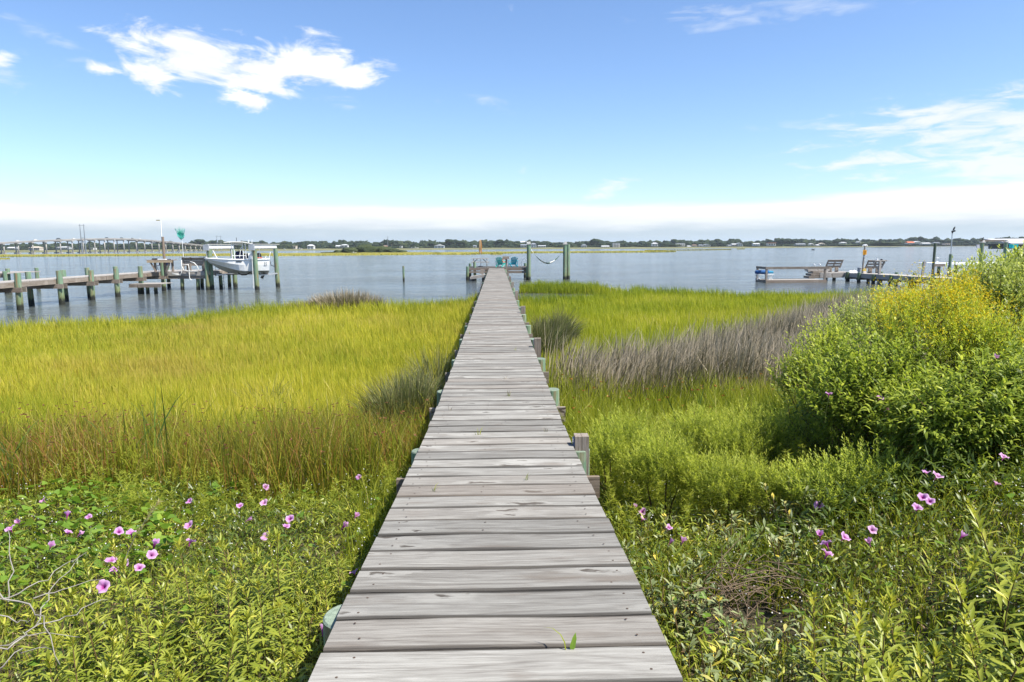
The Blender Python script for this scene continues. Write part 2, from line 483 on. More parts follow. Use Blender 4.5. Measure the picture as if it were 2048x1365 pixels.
WMETAL = plain('white_painted_metal', (.78, .79, .78), .35, .5, var=.05)
GALV = plain('galvanised_steel', (.52, .53, .54), .4, .5, .6)
BLACK = plain('black_plastic', (.02, .02, .022), .45, .4)
NAVY = plain('navy_canvas', (.012, .018, .05), .8, .1)
ALU = plain('brushed_aluminium', (.66, .67, .68), .35, .5, .75)

# ------------------------------------------------------------------ water, ground, far shores
SHX = [-80, -40, -22, -17, -13, -10.5, -9, -7, -5, -3, -1.5, -.6, .9, 1.6, 4, 6, 8, 10, 13, 20, 30, 50, 90]
SHY = [14, 17, 21.5, 23.4, 25.6, 29.0, 30.5, 30.3, 29.3, 30.5, 33.5, 35.0, 37.0, 46.0, 47.0, 45.5, 41, 38, 36, 35.4, 36, 40, 46]
def sstep(a, b, x):
    t = np.clip((np.asarray(x, float) - a) / (b - a), 0, 1)
    return t * t * (3 - 2 * t)
def vnoise(x, y, s, seed=0):
    """cheap smooth noise in -1..1"""
    x = np.asarray(x, float) * s + seed * 7.13; y = np.asarray(y, float) * s + seed * 3.71
    return (np.sin(x * 1.7 + np.sin(y * 1.3 + seed) * 1.3) + np.sin(y * 2.1 + np.sin(x * .9 - seed) * 1.7) + np.sin((x + y) * 1.1 + 2 * np.sin((x - y) * .7))) / 3
def shore(x, y):
    """metres inland from the water's edge (negative in the water)"""
    d = np.interp(x, SHX, SHY) + .5 * vnoise(x, 0 * np.asarray(y), .9, 2) - np.asarray(y)
    t = np.clip((np.asarray(x) - .3) / 7.6, 0, 1)
    mid = 38.2 + 1.2 * t
    hh = 5.6 * np.sqrt(np.clip(1 - t, 0, 1)) * (np.asarray(x) > -.2)
    return np.minimum(d, np.where(hh > 0, np.abs(np.asarray(y) - mid) - hh, 99))
def ground_z(x, y):
    x = np.asarray(x, float); y = np.asarray(y, float)
    base = np.interp(y, [-30, -3, 2, 4.5, 7, 9.5, 13, 20, 60], [1.3, 1.1, .84, .68, .45, .26, .13, .10, .10])
    bank = .62 * sstep(1.3, 4.2, x) * (1 - sstep(6.0, 10.5, y)) + .35 * sstep(3.5, 8, x) * (1 - sstep(8.0, 14.0, y))
    left = .12 * sstep(-1.5, -4, -x * -1) * 0
    s_ = shore(x, y)
    z = base + bank + .03 * vnoise(x, y, 1.3, 1) + .012 * vnoise(x, y, 5, 4)
    return np.where(s_ < 0, np.maximum(-.45, s_ * .22 - .02), z * sstep(0, 2.2, s_) + (1 - sstep(0, 2.2, s_)) * np.minimum(z, .01 + s_ * .05))
def build_ground():
    xs = np.concatenate([np.linspace(-70, -14, 40), np.linspace(-13.6, 14, 120), np.linspace(14.6, 80, 44)])
    ys = np.concatenate([np.linspace(-30, 0, 18), np.linspace(.3, 16, 70), np.linspace(16.4, 56, 110), np.linspace(58, 75, 6)])
    X, Y = np.meshgrid(xs, ys)
    Z = ground_z(X, Y)
    V = np.stack([X, Y, Z], -1).reshape(-1, 3)
    nx, ny = len(xs), len(ys)
    i = (np.arange(ny - 1)[:, None] * nx + np.arange(nx - 1)[None]).ravel()
    F = np.concatenate([np.stack([i, i + 1, i + nx + 1], -1), np.stack([i, i + nx + 1, i + nx], -1)])
    m_, N, out = mat('marsh_soil')
    pos = N.n('ShaderNodeNewGeometry').outputs['Position']
    f = N.noise(pos, 2.2, 6, .65)
    col = N.mix(N.mapr(f, .35, .65), (.030, .026, .016), (.075, .065, .032))
    col = N.mix(N.mapr(N.noise(pos, 14, 4, .6), .52, .7), col, (.10, .085, .045))
    principled(N, out, col, .9, .2, bump=f, bstr=.6, bdist=.05)
    o = soup('ground', V, F, m_)
    o['kind'] = 'structure'
build_ground()

m_, N, out = mat('estuary_water')
pos = N.n('ShaderNodeNewGeometry').outputs['Position']
w1 = N.noise(N.v('MULTIPLY', pos, (.55, 1.5, 0)), 1.5, 4, .55, .4)
w2 = N.noise(N.v('MULTIPLY', pos, (1.6, 4.2, 0)), 1.6, 4, .6, .3)
w3 = N.noise(N.v('MULTIPLY', pos, (.05, .11, 0)), 1.0, 3, .55)
calm = N.mapr(w3, .38, .62, .55, 1.15)
w0 = N.noise(N.v('MULTIPLY', pos, (.22, .75, 0)), 1.0, 3, .5, .6)
hgt = N.m('MULTIPLY', N.m('ADD', N.m('MULTIPLY', w0, 1.3), N.m('ADD', N.m('MULTIPLY', w1, .7), N.m('MULTIPLY', w2, .25))), calm)
b = N.n('ShaderNodeBsdfPrincipled', i_Base_Color=(.07, .08, .075), i_Roughness=.09, i_IOR=1.33)
bp = N.n('ShaderNodeBump', i_Strength=1.0, i_Distance=.17, i_Height=hgt)
N.t.links.new(bp.outputs[0], b.inputs['Normal'])
N.t.links.new(b.outputs[0], out.inputs['Surface'])
WATER = m_
mb = MB()
mb.add([(-4000, -40, 0), (4000, -40, 0), (4000, 6000, 0), (-4000, 6000, 0)], [(0, 1, 2, 3)])
tag(mb.build('water', WATER), kind='structure')

# marsh flats across the water: low banks whose grass tops are built as blades further on
def flat(name, near, far, h=.35, n=90, m_=None):
    """a low bank between two lines of photograph pixels seen on the water surface"""
    pn = [P(x, y, z=0) for x, y in near]; pf = [P(x, y, z=0) for x, y in far]
    def line(pts, k):
        a = np.array([[p.x, p.y] for p in pts]); t = np.linspace(0, len(a) - 1, k)
        return np.stack([np.interp(t, range(len(a)), a[:, 0]), np.interp(t, range(len(a)), a[:, 1])], -1)
    A, B = line(pn, n), line(pf, n)
    V, F = [], []
    K = 6
    for i in range(n):
        for k in range(K):
            u = k / (K - 1)
            p = A[i] * (1 - u) + B[i] * u
            e = min(1, min(i, n - 1 - i) / 5)
            z = -.05 if k in (0, K - 1) else h * e * (.8 + .25 * math.sin(i * 1.7 + k) * math.sin(i * .63))
            V.append((p[0], p[1] + (.4 * math.sin(i * 2.3) if k == 0 else 0), z))
    for i in range(n - 1):
        for k in range(K - 1):
            a = i * K + k
            F += [(a, a + 1, a + K + 1), (a, a + K + 1, a + K)]
    o = soup(name, V, F, m_ or FLATM)
    o['kind'] = 'structure'
    return A, B
m_, N, out = mat('far_marsh')
pos = N.n('ShaderNodeNewGeometry').outputs['Position']
f = N.noise(N.v('MULTIPLY', pos, (.035, .12, .3)), 1.0, 5, .6)
col = N.ramp(f, [(.3, (.10, .095, .03)), (.48, (.20, .185, .028)), (.62, (.27, .24, .045)), (.8, (.15, .15, .045))])
principled(N, out, col, .9, .1)
FLATM = m_
m_, N, out = mat('far_dark_marsh')
pos = N.n('ShaderNodeNewGeometry').outputs['Position']
f = N.noise(N.v('MULTIPLY', pos, (.03, .1, .3)), 1.0, 5, .6)
principled(N, out, N.mix(N.mapr(f, .35, .65), (.10, .105, .05), (.20, .19, .085)), .9, .1)
FLATD = m_
FLATS = []
FLATS.append(flat('marsh_flat', [(-160, 515.5), (0, 514.5), (200, 513.2), (400, 512.5), (560, 512.6), (700, 511.7), (800, 510.8), (880, 509.8)],
                  [(-160, 510.5), (0, 510), (200, 508.8), (400, 508), (560, 507.3), (700, 506.3), (800, 505.2), (880, 504.6)]))
FLATS.append(flat('marsh_flat', [(870, 510.2), (930, 510.3), (985, 508.3), (1080, 506.8), (1200, 506.2), (1290, 505.6), (1352, 504.6)],
                  [(870, 505.2), (930, 505), (985, 504.3), (1080, 503.6), (1200, 503.2), (1290, 502.8), (1352, 503.4)]))
FLATS.append(flat('marsh_flat', [(1290, 502.2), (1380, 501.4), (1462, 500.3)], [(1290, 501.2), (1380, 500.3), (1462, 499.6)], h=.25, n=30))
FLATS.append(flat('marsh_flat', [(980, 509.9), (1005, 509.7)], [(980, 508.9), (1005, 508.6)], h=.2, n=14))
FLATS.append(flat('marsh_flat', [(-60, 520), (20, 519)], [(-60, 518), (20, 517.6)], h=.3, n=16))
FLATS.append(flat('marsh_flat', [(1474, 499.2), (1490, 499)], [(1474, 498.4), (1490, 498.3)], h=.25, n=12))
# the mainland behind
flat('far_shore', [(-300, 506.5), (0, 506), (250, 504.5), (420, 503), (560, 502.4), (800, 501), (1060, 499.2), (1260, 498.4), (1480, 497.2), (1700, 495.2), (1900, 493.5), (2100, 492.2), (2350, 490.8)],
     [(-300, 501.4), (0, 500.4), (250, 498.5), (420, 497.4), (560, 496.4), (800, 495), (1060, 493.8), (1260, 492.6), (1480, 491.3), (1700, 490.0), (1900, 488.9), (2100, 487.8), (2350, 486.6)], h=.8, n=160, m_=FLATD)

# ------------------------------------------------------------------ the boardwalk
HD = [(-2, 1.49), (0, 1.49), (2.3, 1.492), (3.2, 1.545), (4.2, 1.63), (5.5, 1.70), (7, 1.755), (10, 1.79), (20, 1.84), (30, 1.87), (45, 1.92), (60, 1.985), (66, 1.99)]
HDy = np.linspace(-2, 66, 341)
HDz = 3.05 - np.convolve(np.pad(np.interp(HDy, *zip(*HD)), 5, mode='edge'), np.ones(11) / 11, 'valid')
def deck(y): return float(np.interp(y, HDy, HDz))
HALF = .655
walk = thing('boardwalk', (0, 0, 1.55), 'long straight weathered grey plank boardwalk running out over the marsh to the water', 'boardwalk')
NAIL = plain('rusty_nail', (.075, .05, .035), .7, .3)
def plank_mesh(k):
    r = random.Random(k)
    L, Wd, T, n = 2 * HALF + r.uniform(-.004, .004), .2195 + r.uniform(-.006, .003), .038, 9
    prof = [(-.5, -T), (-.5, -.007), (-.475, 0), (.475, 0), (.5, -.007), (.5, -T)]
    V, F = [], []
    bow = r.uniform(-.004, .004)
    for i in range(n):
        x = -L / 2 + L * i / (n - 1) + r.uniform(-.01, .01) * (0 < i < n - 1)
        e0, e1 = r.gauss(0, .0022), r.gauss(0, .0022)
        for u, z in prof:
            V.append((x, u * Wd + (e0 if u < 0 else e1) + bow * (2 * i / (n - 1) - 1) ** 2, z + .0025 * math.sin(i * .9 + k) * (1 if z > -.01 else 0)))
    for i in range(n - 1):
        for j in range(6):
            a, b_ = i * 6 + j, i * 6 + (j + 1) % 6
            F.append((a, a + 6, b_ + 6, b_))
    F += [(5, 4, 3, 2, 1, 0), tuple((n - 1) * 6 + j for j in range(6))]
    mi = [0] * len(F)
    for sx in (-.55, -.08, .5) if k % 3 == 0 else (-.56, .55):
        for sy in (-.055, .06):
            cx_, cy_ = sx + r.uniform(-.03, .03), sy + r.uniform(-.015, .015)
            o = len(V)
            V += [(cx_ + .0056 * math.cos(a * math.pi / 3), cy_ + .0056 * math.sin(a * math.pi / 3), .0032) for a in range(6)]
            F.append(tuple(o + a for a in range(6))); mi.append(1)
    me = bpy.data.meshes.new('plank')
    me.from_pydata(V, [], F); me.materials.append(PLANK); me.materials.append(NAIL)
    me.polygons.foreach_set('material_index', mi); me.update()
    return me
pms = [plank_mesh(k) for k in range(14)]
STEP, Y0 = .2375, .62
y = Y0
i = 0
PLY = []
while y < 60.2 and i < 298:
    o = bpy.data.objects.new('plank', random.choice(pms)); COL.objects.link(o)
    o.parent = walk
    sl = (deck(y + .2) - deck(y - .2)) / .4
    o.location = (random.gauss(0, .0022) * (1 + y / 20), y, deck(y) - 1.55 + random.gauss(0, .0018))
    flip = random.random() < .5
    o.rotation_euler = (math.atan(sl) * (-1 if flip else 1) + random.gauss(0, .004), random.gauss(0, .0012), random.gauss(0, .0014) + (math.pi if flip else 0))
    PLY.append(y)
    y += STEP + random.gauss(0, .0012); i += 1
WALK_END = y
for sx in (-.5, 0.0, .5):
    ys = [-.2] + [2.8, 5.7] + [8.5 + 2.5 * k for k in range(22)]
    for a, b_ in zip(ys[:-1], ys[1:]):
        mb = MB().bar((sx, a, deck(a) - .14), (sx, b_ - .004, deck(b_) - .14), .045, .19)
        mb.build('joist', TIMBER, walk)
PYS = [2.8, 5.7] + [8.5 + 2.5 * k for k in range(21)]
def piling(name, x, y_, z0, z1, r_, parent=None, lean=(0, 0), m_=None, n=14, top=True):
    mb = MB()
    k = 6
    mb.tube([(x + lean[0] * (1 - t / k), y_ + lean[1] * (1 - t / k), z0 + (z1 - z0) * t / k) for t in range(k + 1)], [r_ * (1.06 - .06 * t / k) for t in range(k + 1)], n, cap=False)
    a = len(mb.v)
    last = mb.v[-n:]
    ins = [Vector(p) * 1 for p in last]
    c_ = sum(ins, Vector()) / n
    mb.add([c_ + (p - c_) * .93 + Vector((0, 0, .008)) for p in ins], [tuple(range(n))], 1)
    mb.f += [(a - n + q, a - n + (q + 1) % n, a + (q + 1) % n, a + q) for q in range(n)]; mb.m += [1] * n
    return mb.build(name, [m_ or PILING, PILE_TOP], parent, smooth=False)
for k, yy in enumerate(PYS):
    for s in (-1, 1):
        r_ = .097 + random.uniform(-.012, .014)
        xo = HALF + (-.02 if s < 0 else .06) + random.uniform(-.02, .02)
        piling('piling', s * xo, yy + random.uniform(-.05, .05), -.6, deck(yy) + (random.uniform(-.075, -.05) if s < 0 else (-.4 if k == 0 else random.uniform(-.06, -.045))), r_, walk, lean=(random.uniform(-.05, .05), random.uniform(-.05, .05)), n=26 if k < 3 else 14)
    for dy in (.135,):
        zc = deck(yy) - .335
        MB().bar((-HALF - (.16 if k else .0) - random.uniform(0, .05), yy - dy, zc), (HALF + (.17 if k else .0) + random.uniform(0, .06), yy - dy, zc), .045, .185).build('cross_beam', TIMBERX, walk)
        MB().bar((-HALF - (.12 if k else 0), yy + dy, zc), (HALF + (.16 if k else 0), yy + dy, zc), .045, .185).build('cross_beam', TIMBERX, walk)
SOLAR = plain('solar_glass', (.10, .13, .22), .15, .6)
for yy, hh in ((5.95, .095), (12.3, .16), (18.9, .18), (25.2, .2), (31.6, .2), (38, .2), (44.4, .2)):
    px_ = HALF + .075
    p = MB()
    for dx in (-.030, .031):
        p.box((px_ + dx, yy - .26, deck(yy) + hh / 2 - .16), (.058, .115, hh + .32))
    post = p.build('post', TIMBERZ, walk)
    MB().box((px_ - .030 - .029 - .007, yy - .26, deck(yy) + hh - .07), (.012, .085, .085)).build('solar_light', SOLAR, post)
# ------------------------------------------------------------------ far shore: woods, houses, bridge, masts
m_, N, out = mat('far_foliage')
pos = N.n('ShaderNodeNewGeometry').outputs['Position']
rnd_ = N.n('ShaderNodeAttribute', attribute_name='rnd').outputs['Fac']
f = N.noise(pos, .35, 4, .7)
col = N.ramp(N.m('ADD', N.m('MULTIPLY', rnd_, .75), N.m('MULTIPLY', N.m('SUBTRACT', f, .5), .9)), [(0, (.012, .022, .011)), (.4, (.026, .040, .018)), (.8, (.055, .068, .026)), (1, (.11, .12, .035))])
principled(N, out, col, .9, .1, bump=f, bstr=1.0, bdist=1.2)
FARF = m_
FTRUNK = plain('far_trunk', (.12, .09, .065), .9, .1)
def crown_np(c_, r_, seed, lat=5, lon=9):
    """rough leafy clump: a lumpy closed ball made ragged by noise"""
    r = np.random.default_rng(seed)
    V = [(0, 0, 1.0)]
    for i_ in range(1, lat):
        th = math.pi * i_ / lat
        for j in range(lon):
            ph = 2 * math.pi * (j + .5 * (i_ % 2)) / lon
            V.append((math.sin(th) * math.cos(ph), math.sin(th) * math.sin(ph), math.cos(th)))
    V.append((0, 0, -1.0))
    V = np.array(V) * (1 + r.normal(0, .26, (len(V), 1)))
    F = []
    for j in range(lon): F.append((0, 1 + j, 1 + (j + 1) % lon))
    for i_ in range(lat - 2):
        for j in range(lon):
            a, b_ = 1 + i_ * lon + j, 1 + i_ * lon + (j + 1) % lon
            F += [(a, a + lon, b_ + lon), (a, b_ + lon, b_)]
    e = len(V) - 1
    for j in range(lon): F.append((e, 1 + (lat - 2) * lon + (j + 1) % lon, 1 + (lat - 2) * lon + j))
    return V * np.array(r_) + np.array(c_), np.array(F)
TOPS = [(-300, 490), (0, 491), (60, 489), (130, 488), (250, 488.5), (330, 487), (400, 485.5), (440, 486), (480, 486), (560, 485.5), (610, 484.5), (660, 486), (720, 483.5), (760, 485.5), (800, 483.5), (840, 484.5), (900, 483), (1000, 484),
        (1060, 483.5), (1120, 485), (1150, 485.5), (1190, 482.5), (1240, 484.5), (1330, 483), (1420, 482), (1500, 483), (1560, 480.5), (1640, 481.5), (1700, 480), (1760, 481), (1840, 478.5), (1900, 480), (1960, 480), (2050, 476.5), (2200, 475), (2350, 476)]
def shore_base(px): return float(np.interp(px, [-300, 0, 420, 800, 1260, 1700, 2100, 2350], [501.8, 500.8, 498, 496, 493.6, 491.0, 488.8, 487.5]))
def far_wood(name, spacing, d0, dd, top_f, wid, seed):
    r = np.random.default_rng(seed)
    parts, px, k = [], -280.0, 0
    while px < 2330:
        px += spacing * r.uniform(.5, 1.4)
        D = d0 + r.uniform(0, dd) + .12 * (px - 1000) * 0
        base = P(px, 500, Y=D); base.z = .8
        row = float(np.interp(px, *zip(*TOPS))) + r.normal(0, 1.2)
        top = P(px, row, Y=D).z * top_f * r.uniform(.85, 1.1)
        top = max(top, 2.5)
        w_ = wid * D / FPX * r.uniform(.7, 1.35)
        for q in range(3):
            hz = top * (.30 + .22 * q)
            v, f = crown_np((base.x + r.normal(0, w_ * .3), base.y + r.normal(0, w_ * .4), hz), (w_ * r.uniform(.55, .9), w_ * .8, top * r.uniform(.22, .34)), int(r.integers(1e6)))
            rn = np.full(len(v), np.clip(r.normal(.4, .24), 0, 1))
            parts.append((v, f, {'rnd': rn, 't': rn}))
    o_, Vs, Fs, R = 0, [], [], []
    for v, f, a in parts: Vs.append(v); Fs.append(f + o_); o_ += len(v); R.append(a['rnd'])
    return tag(soup(name, np.concatenate(Vs), np.concatenate(Fs), FARF, {'rnd': np.concatenate(R)}), kind='stuff')
far_wood('far_wood', 4.5, 760, 60, 1.04, 8.5, 1)
far_wood('far_wood', 5.5, 700, 40, .74, 9, 2)
far_wood('far_scrub', 7, 672, 14, .34, 7, 3)
def pine(px, row, D, w_, label, scrubby=False, col_r=.3):
    base = P(px, 500, Y=D); base.z = .7
    top = P(px, row, Y=D).z; w_ = w_ * D / FPX
    root = thing('far_tree', tuple(base), label, 'tree', 'trees standing out of the far woods')
    MB().tube([base, base + Vector((0, 0, top * .8))], [.35, .15], 6).build('trunk', FTRUNK, root)
    Vs, Fs, o_ = [], [], 0
    for q in range(5):
        v, f = crown_np((random.gauss(0, w_ * .25), random.gauss(0, w_ * .2), (top - .7) * (random.uniform(.15, .75) if scrubby else random.uniform(.55, .9))), (w_ * random.uniform(.35, .6), w_ * .5, (top - .7) * random.uniform(.14, .26)), random.randrange(10**6))
        Vs.append(v); Fs.append(f + o_); o_ += len(v)
    V = np.concatenate(Vs)
    soup('crown', V, np.concatenate(Fs), FARF, {'rnd': np.full(len(V), col_r)}, parent=root)
for px, row, lab in ((400, 481, 'dark tree rising behind the end of the bridge'), (783, 480.5, 'dark tree crown just right of the thin radio mast'), (900, 480.3, 'flat-topped dark pine between the white gabled house and the folded parasol'),
                     (921, 481, 'slim dark pine close to the left of the folded parasol'), (1000, 479.5, 'tall dark pine above the two blue-green chairs'), (1190, 480.3, 'tall double-crowned tree left of the white porch house'),
                     (1560, 479, 'round dark tree near the house with the wide red roof'), (1585, 478.6, 'tall dark tree just right of the house with the wide red roof'), (1672, 479.6, 'dark round tree above the white domed house'),
                     (1873, 478, 'dark tree above the row of houses right of the green mooring post')):
    pine(px, row, 700, 15, lab)
for px, row, D, w_, lab in ((1778, 484, 560, 44, 'pale olive thicket of shrubs on the far shore beside the orange-roofed house'), (1700, 486.5, 570, 36, 'olive shrub thicket on the far shore behind the yellow sign'),
                            (1350, 488.5, 640, 26, 'light green shrub mound in front of the white balcony house')):
    pine(px, row, D, w_, lab, True, .95)
# green hummock on the marsh flat
c0 = P(735, 506.5, z=0)
Vs, Fs, o_ = [], [], 0
for k in range(34):
    u = max(-1, min(1, random.gauss(-.05, .45))); hh = P(735, 489.5, Y=c0.y).z * (1 - abs(u) ** 1.5) * random.uniform(.5, .85) + .5
    v, f = crown_np((u * 75 * c0.y / FPX, random.uniform(0, 10), hh * .35), (3.4, 4, hh * .6), k + 50)
    Vs.append(v); Fs.append(f + o_); o_ += len(v)
root = thing('shrub_mound', tuple(c0), 'low green shrubby mound on the marsh across the water, left of the parasol', 'shrubs')
V = np.concatenate(Vs)
o = soup('foliage', V, np.concatenate(Fs), FARF, {'rnd': np.clip(.85 + .3 * np.repeat(np.random.default_rng(3).normal(0, .6, 34), len(V) // 34), 0, 1)}, parent=root)

GLASS = plain('dark_window', (.03, .038, .045), .15, .6)
PAINTS = {}
def paint(c_):
    if c_ not in PAINTS: PAINTS[c_] = plain('house_paint', c_, .7, .2, var=.06, scale=.6)
    return PAINTS[c_]
WH, CR, GY, BL, TN = (.52, .52, .51), (.44, .40, .35), (.36, .38, .40), (.42, .47, .53), (.46, .40, .32)
RED, ORNG, SLATE, WROOF, BROWN = (.42, .10, .07), (.58, .17, .09), (.20, .22, .25), (.46, .47, .48), (.22, .15, .11)
def house(x0, x1, row_top, row_base, wall, roof, label, kind='gable', storeys=1, wins=3, porch=False, D=None, stilts=0.0):
    pm = (x0 + x1) / 2
    D = D or 655
    k = D / FPX
    a, b_ = P(x0, row_base, Y=D), P(x1, row_base, Y=D)
    zb = max(.4, P(pm, row_base, Y=D).z); zt = P(pm, row_top, Y=D).z
    if zt - zb < 1.6: zb = zt - 1.6
    wdt = b_.x - a.x; cx_ = (a.x + b_.x) / 2; dep = max(5, wdt * .7)
    root = thing('far_house', (cx_, D, zb), label, 'house', 'houses along the far shore')
    H = zt - zb
    rh = H * {'gable': .30, 'hip': .28, 'flat': .10, 'side': .42, 'front': .38}[kind]
    wz0, wz1 = zb + stilts * H, zt - rh
    zf = min(wz0, zb)
    MB().box((cx_, D + dep / 2, (wz0 + wz1) / 2), (wdt * .94, dep, wz1 - wz0)).build('wall', paint(wall), root)
    if stilts:
        for q in range(4):
            MB().box((cx_ + wdt * (-.42 + .28 * q), D + .3, (zb + wz0) / 2 - .4), (.4, .4, wz0 - zb + .8)).build('stilt', paint(TN), root)
    mb = MB()
    if kind in ('gable', 'side'):
        y0_, y1_, ym = D - .6, D + dep + .6, D + dep / 2
        xl, xr = cx_ - wdt / 2, cx_ + wdt / 2
        mb.add([(xl, y0_, wz1 - .1), (xr, y0_, wz1 - .1), (xr, y1_, wz1 - .1), (xl, y1_, wz1 - .1), (xl, ym, zt), (xr, ym, zt)], [(0, 1, 5, 4), (2, 3, 4, 5), (0, 4, 3), (1, 2, 5), (3, 2, 1, 0)])
    elif kind == 'front':
        mb.add([(cx_ - wdt / 2, D - .6, wz1 - .1), (cx_ + wdt / 2, D - .6, wz1 - .1), (cx_, D - .6, zt), (cx_ - wdt / 2, D + dep, wz1 - .1), (cx_ + wdt / 2, D + dep, wz1 - .1), (cx_, D + dep, zt)], [(0, 2, 5, 3), (2, 1, 4, 5), (0, 1, 2), (3, 5, 4), (0, 3, 4, 1)])
    elif kind == 'hip':
        xl, xr = cx_ - wdt / 2, cx_ + wdt / 2
        mb.add([(xl, D - .6, wz1 - .1), (xr, D - .6, wz1 - .1), (xr, D + dep, wz1 - .1), (xl, D + dep, wz1 - .1), (cx_ - wdt * .2, D + dep / 2, zt), (cx_ + wdt * .2, D + dep / 2, zt)], [(0, 1, 5, 4), (2, 3, 4, 5), (0, 4, 3), (1, 2, 5), (3, 2, 1, 0)])
    else:
        mb.box((cx_, D + dep / 2 - .2, (wz1 + zt) / 2), (wdt * 1.02, dep + 1.2, zt - wz1))
    mb.build('roof', paint(roof), root)
    hs = (wz1 - wz0) / storeys
    for s_ in range(storeys):
        for q in range(wins):
            xw = cx_ + wdt * .94 * ((q + .5) / wins - .5)
            MB().box((xw, D - .03, wz0 + hs * (s_ + .52)), (wdt * .5 / wins, .12, hs * .48)).build('window', GLASS, root)
    if porch:
        for s_ in range(1, storeys):
            MB().box((cx_, D - 1.0, wz0 + hs * s_), (wdt * .96, 1.8, hs * .10)).build('balcony', paint(WH), root)
        for q in range(5):
            MB().box((cx_ + wdt * .94 * (q / 4 - .5), D - 1.7, (wz0 + wz1) / 2), (.35, .35, wz1 - wz0)).build('porch_post', paint(WH), root)
    return root
house(614, 628, 489.3, 500, WH, WROOF, 'white three-storey house on the far shore left of the green mound', 'hip', 3, 2, D=600)
house(586, 592, 492, 499, CR, TN, 'tiny cream pavilion with a flat top beside the white three-storey house', 'flat', 1, 1, D=600)
house(671, 684, 490.8, 495.5, WH, WROOF, 'white low gabled roof peeping over the left of the green mound', 'side', 1, 2, D=640)
house(681, 696, 489, 495, WH, WROOF, 'wider bright white roof peeping over the green mound', 'hip', 1, 2, D=640)
house(766, 774, 491.3, 497, RED, BROWN, 'small rust-red hut among the trees below the thin radio mast', 'gable', 1, 1)
house(799, 804, 492.3, 496, WH, WROOF, 'tiny white shed among the trees right of the rust-red hut', 'flat', 1, 1)
house(868, 889, 489, 497, BL, WROOF, 'pale grey-blue gabled house in the trees left of the folded parasol', 'front', 2, 3)
house(946, 953, 491, 495.5, WH, SLATE, 'small white house half hidden just left of the folded parasol', 'gable', 1, 1)
house(1041, 1055, 489, 495, GY, SLATE, 'small grey house behind the near lift piling with the lamp', 'gable', 1, 2)
house(1062, 1073, 486.5, 495, BL, SLATE, 'tall blue-grey house just right of the near lift piling', 'hip', 2, 2)
house(1076, 1092, 491, 495.3, GY, GY, 'long low grey house above the hammock', 'gable', 1, 3)
house(1163, 1174, 489.3, 495.6, GY, SLATE, 'grey house in the trees right of the paired pilings', 'hip', 2, 2)
house(1203, 1219, 491.6, 495.8, WH, WROOF, 'long low white building left of the white porch house', 'side', 1, 4)
house(1226, 1239, 486.4, 495.8, WH, SLATE, 'tall white house with stacked porches on the far shore', 'flat', 3, 4, porch=True)
house(1304, 1316, 485.6, 493, WH, WROOF, 'squarish white house with a stepped roof standing on the far bank', 'hip', 2, 2)
house(1353, 1369, 486.8, 493.5, WH, GY, 'broad white two-storey balcony house on the far shore', 'flat', 2, 4, porch=True)
house(1375, 1382, 491.8, 494.4, WH, WROOF, 'low white shed right of the broad balcony house', 'side', 1, 1)
house(1385, 1394, 489.6, 494, CR, BROWN, 'small pinkish cottage right of the low white shed', 'gable', 1, 2)
house(1398, 1405, 489.6, 494, GY, SLATE, 'narrow grey cottage right of the small pinkish cottage', 'gable', 1, 1)
house(1406, 1421, 488.3, 493.8, WH, SLATE, 'white cottage with dark roof and bright gable end', 'front', 1, 3)
house(1456, 1466, 490, 493, GY, SLATE, 'low slate-grey shed left of the large grey-blue house', 'side', 1, 2)
house(1464, 1474, 487.6, 493, CR, WROOF, 'cream-roofed wing against the large grey-blue house', 'gable', 1, 2)
house(1472, 1486, 485.8, 493, BL, SLATE, 'large grey-blue house with a tall roof on the far shore', 'front', 2, 3)
house(1507, 1520, 486.8, 492, BL, WROOF, 'grey-blue house with a white ridge left of the red-roofed house', 'gable', 1, 3)
house(1536, 1552, 486, 491.8, WH, RED, 'white house over a wide red lower roof', 'flat', 1, 3)
MBR = None
house(1593, 1612, 487.2, 491.5, GY, SLATE, 'long grey house right of the red-roofed house', 'side', 1, 5)
house(1620, 1628, 487, 491.2, WH, WROOF, 'small white house behind the slatted bench', 'front', 1, 1)
house(1633, 1640, 489.3, 491.2, WH, WROOF, 'low white roofline left of the tan gabled house', 'side', 1, 2)
house(1640, 1650, 486.2, 490.4, TN, TN, 'tan gabled house on the far shore above the slatted bench', 'front', 1, 2)
house(1682, 1694, 484.4, 488.6, WH, WROOF, 'bright white domed-looking house left of the yellow sign', 'hip', 1, 3)
house(1716, 1722, 483.2, 486.6, WH, WROOF, 'tiny white house above the woods left of the yellow sign', 'front', 1, 1)
house(1815, 1829, 483.6, 488.5, WH, ORNG, 'white house with a bright orange roof on the far shore', 'side', 1, 4)
house(1829, 1842, 482.6, 488, WH, WROOF, 'white twin-gabled house right of the orange-roofed house', 'front', 2, 3)
house(1845, 1862, 485.6, 489.6, BL, WROOF, 'grey-blue house with a pale roof left of the green mooring post', 'side', 1, 4)
house(1868, 1880, 484.8, 488.2, GY, SLATE, 'dark grey house just right of the green mooring post', 'gable', 1, 3)
house(1890, 1900, 487, 490, (.62, .50, .46), (.62, .55, .52), 'low pinkish box-shaped building on the far shore', 'flat', 1, 2)
house(57, 80, 493.3, 502, CR, TN, 'beige building with stepped roofs seen under the left part of the bridge', 'hip', 2, 5, D=560)
house(112, 136, 493.5, 499, GY, WROOF, 'building with a bright white arched roof seen between the bridge columns', 'hip', 1, 5, D=560)
house(14, 30, 494.3, 499, GY, WROOF, 'low pale building under the far left end of the bridge', 'side', 1, 4, D=560)
house(182, 187, 496, 499.5, WH, WROOF, 'tiny white shed between the middle bridge columns', 'flat', 1, 1, D=560)

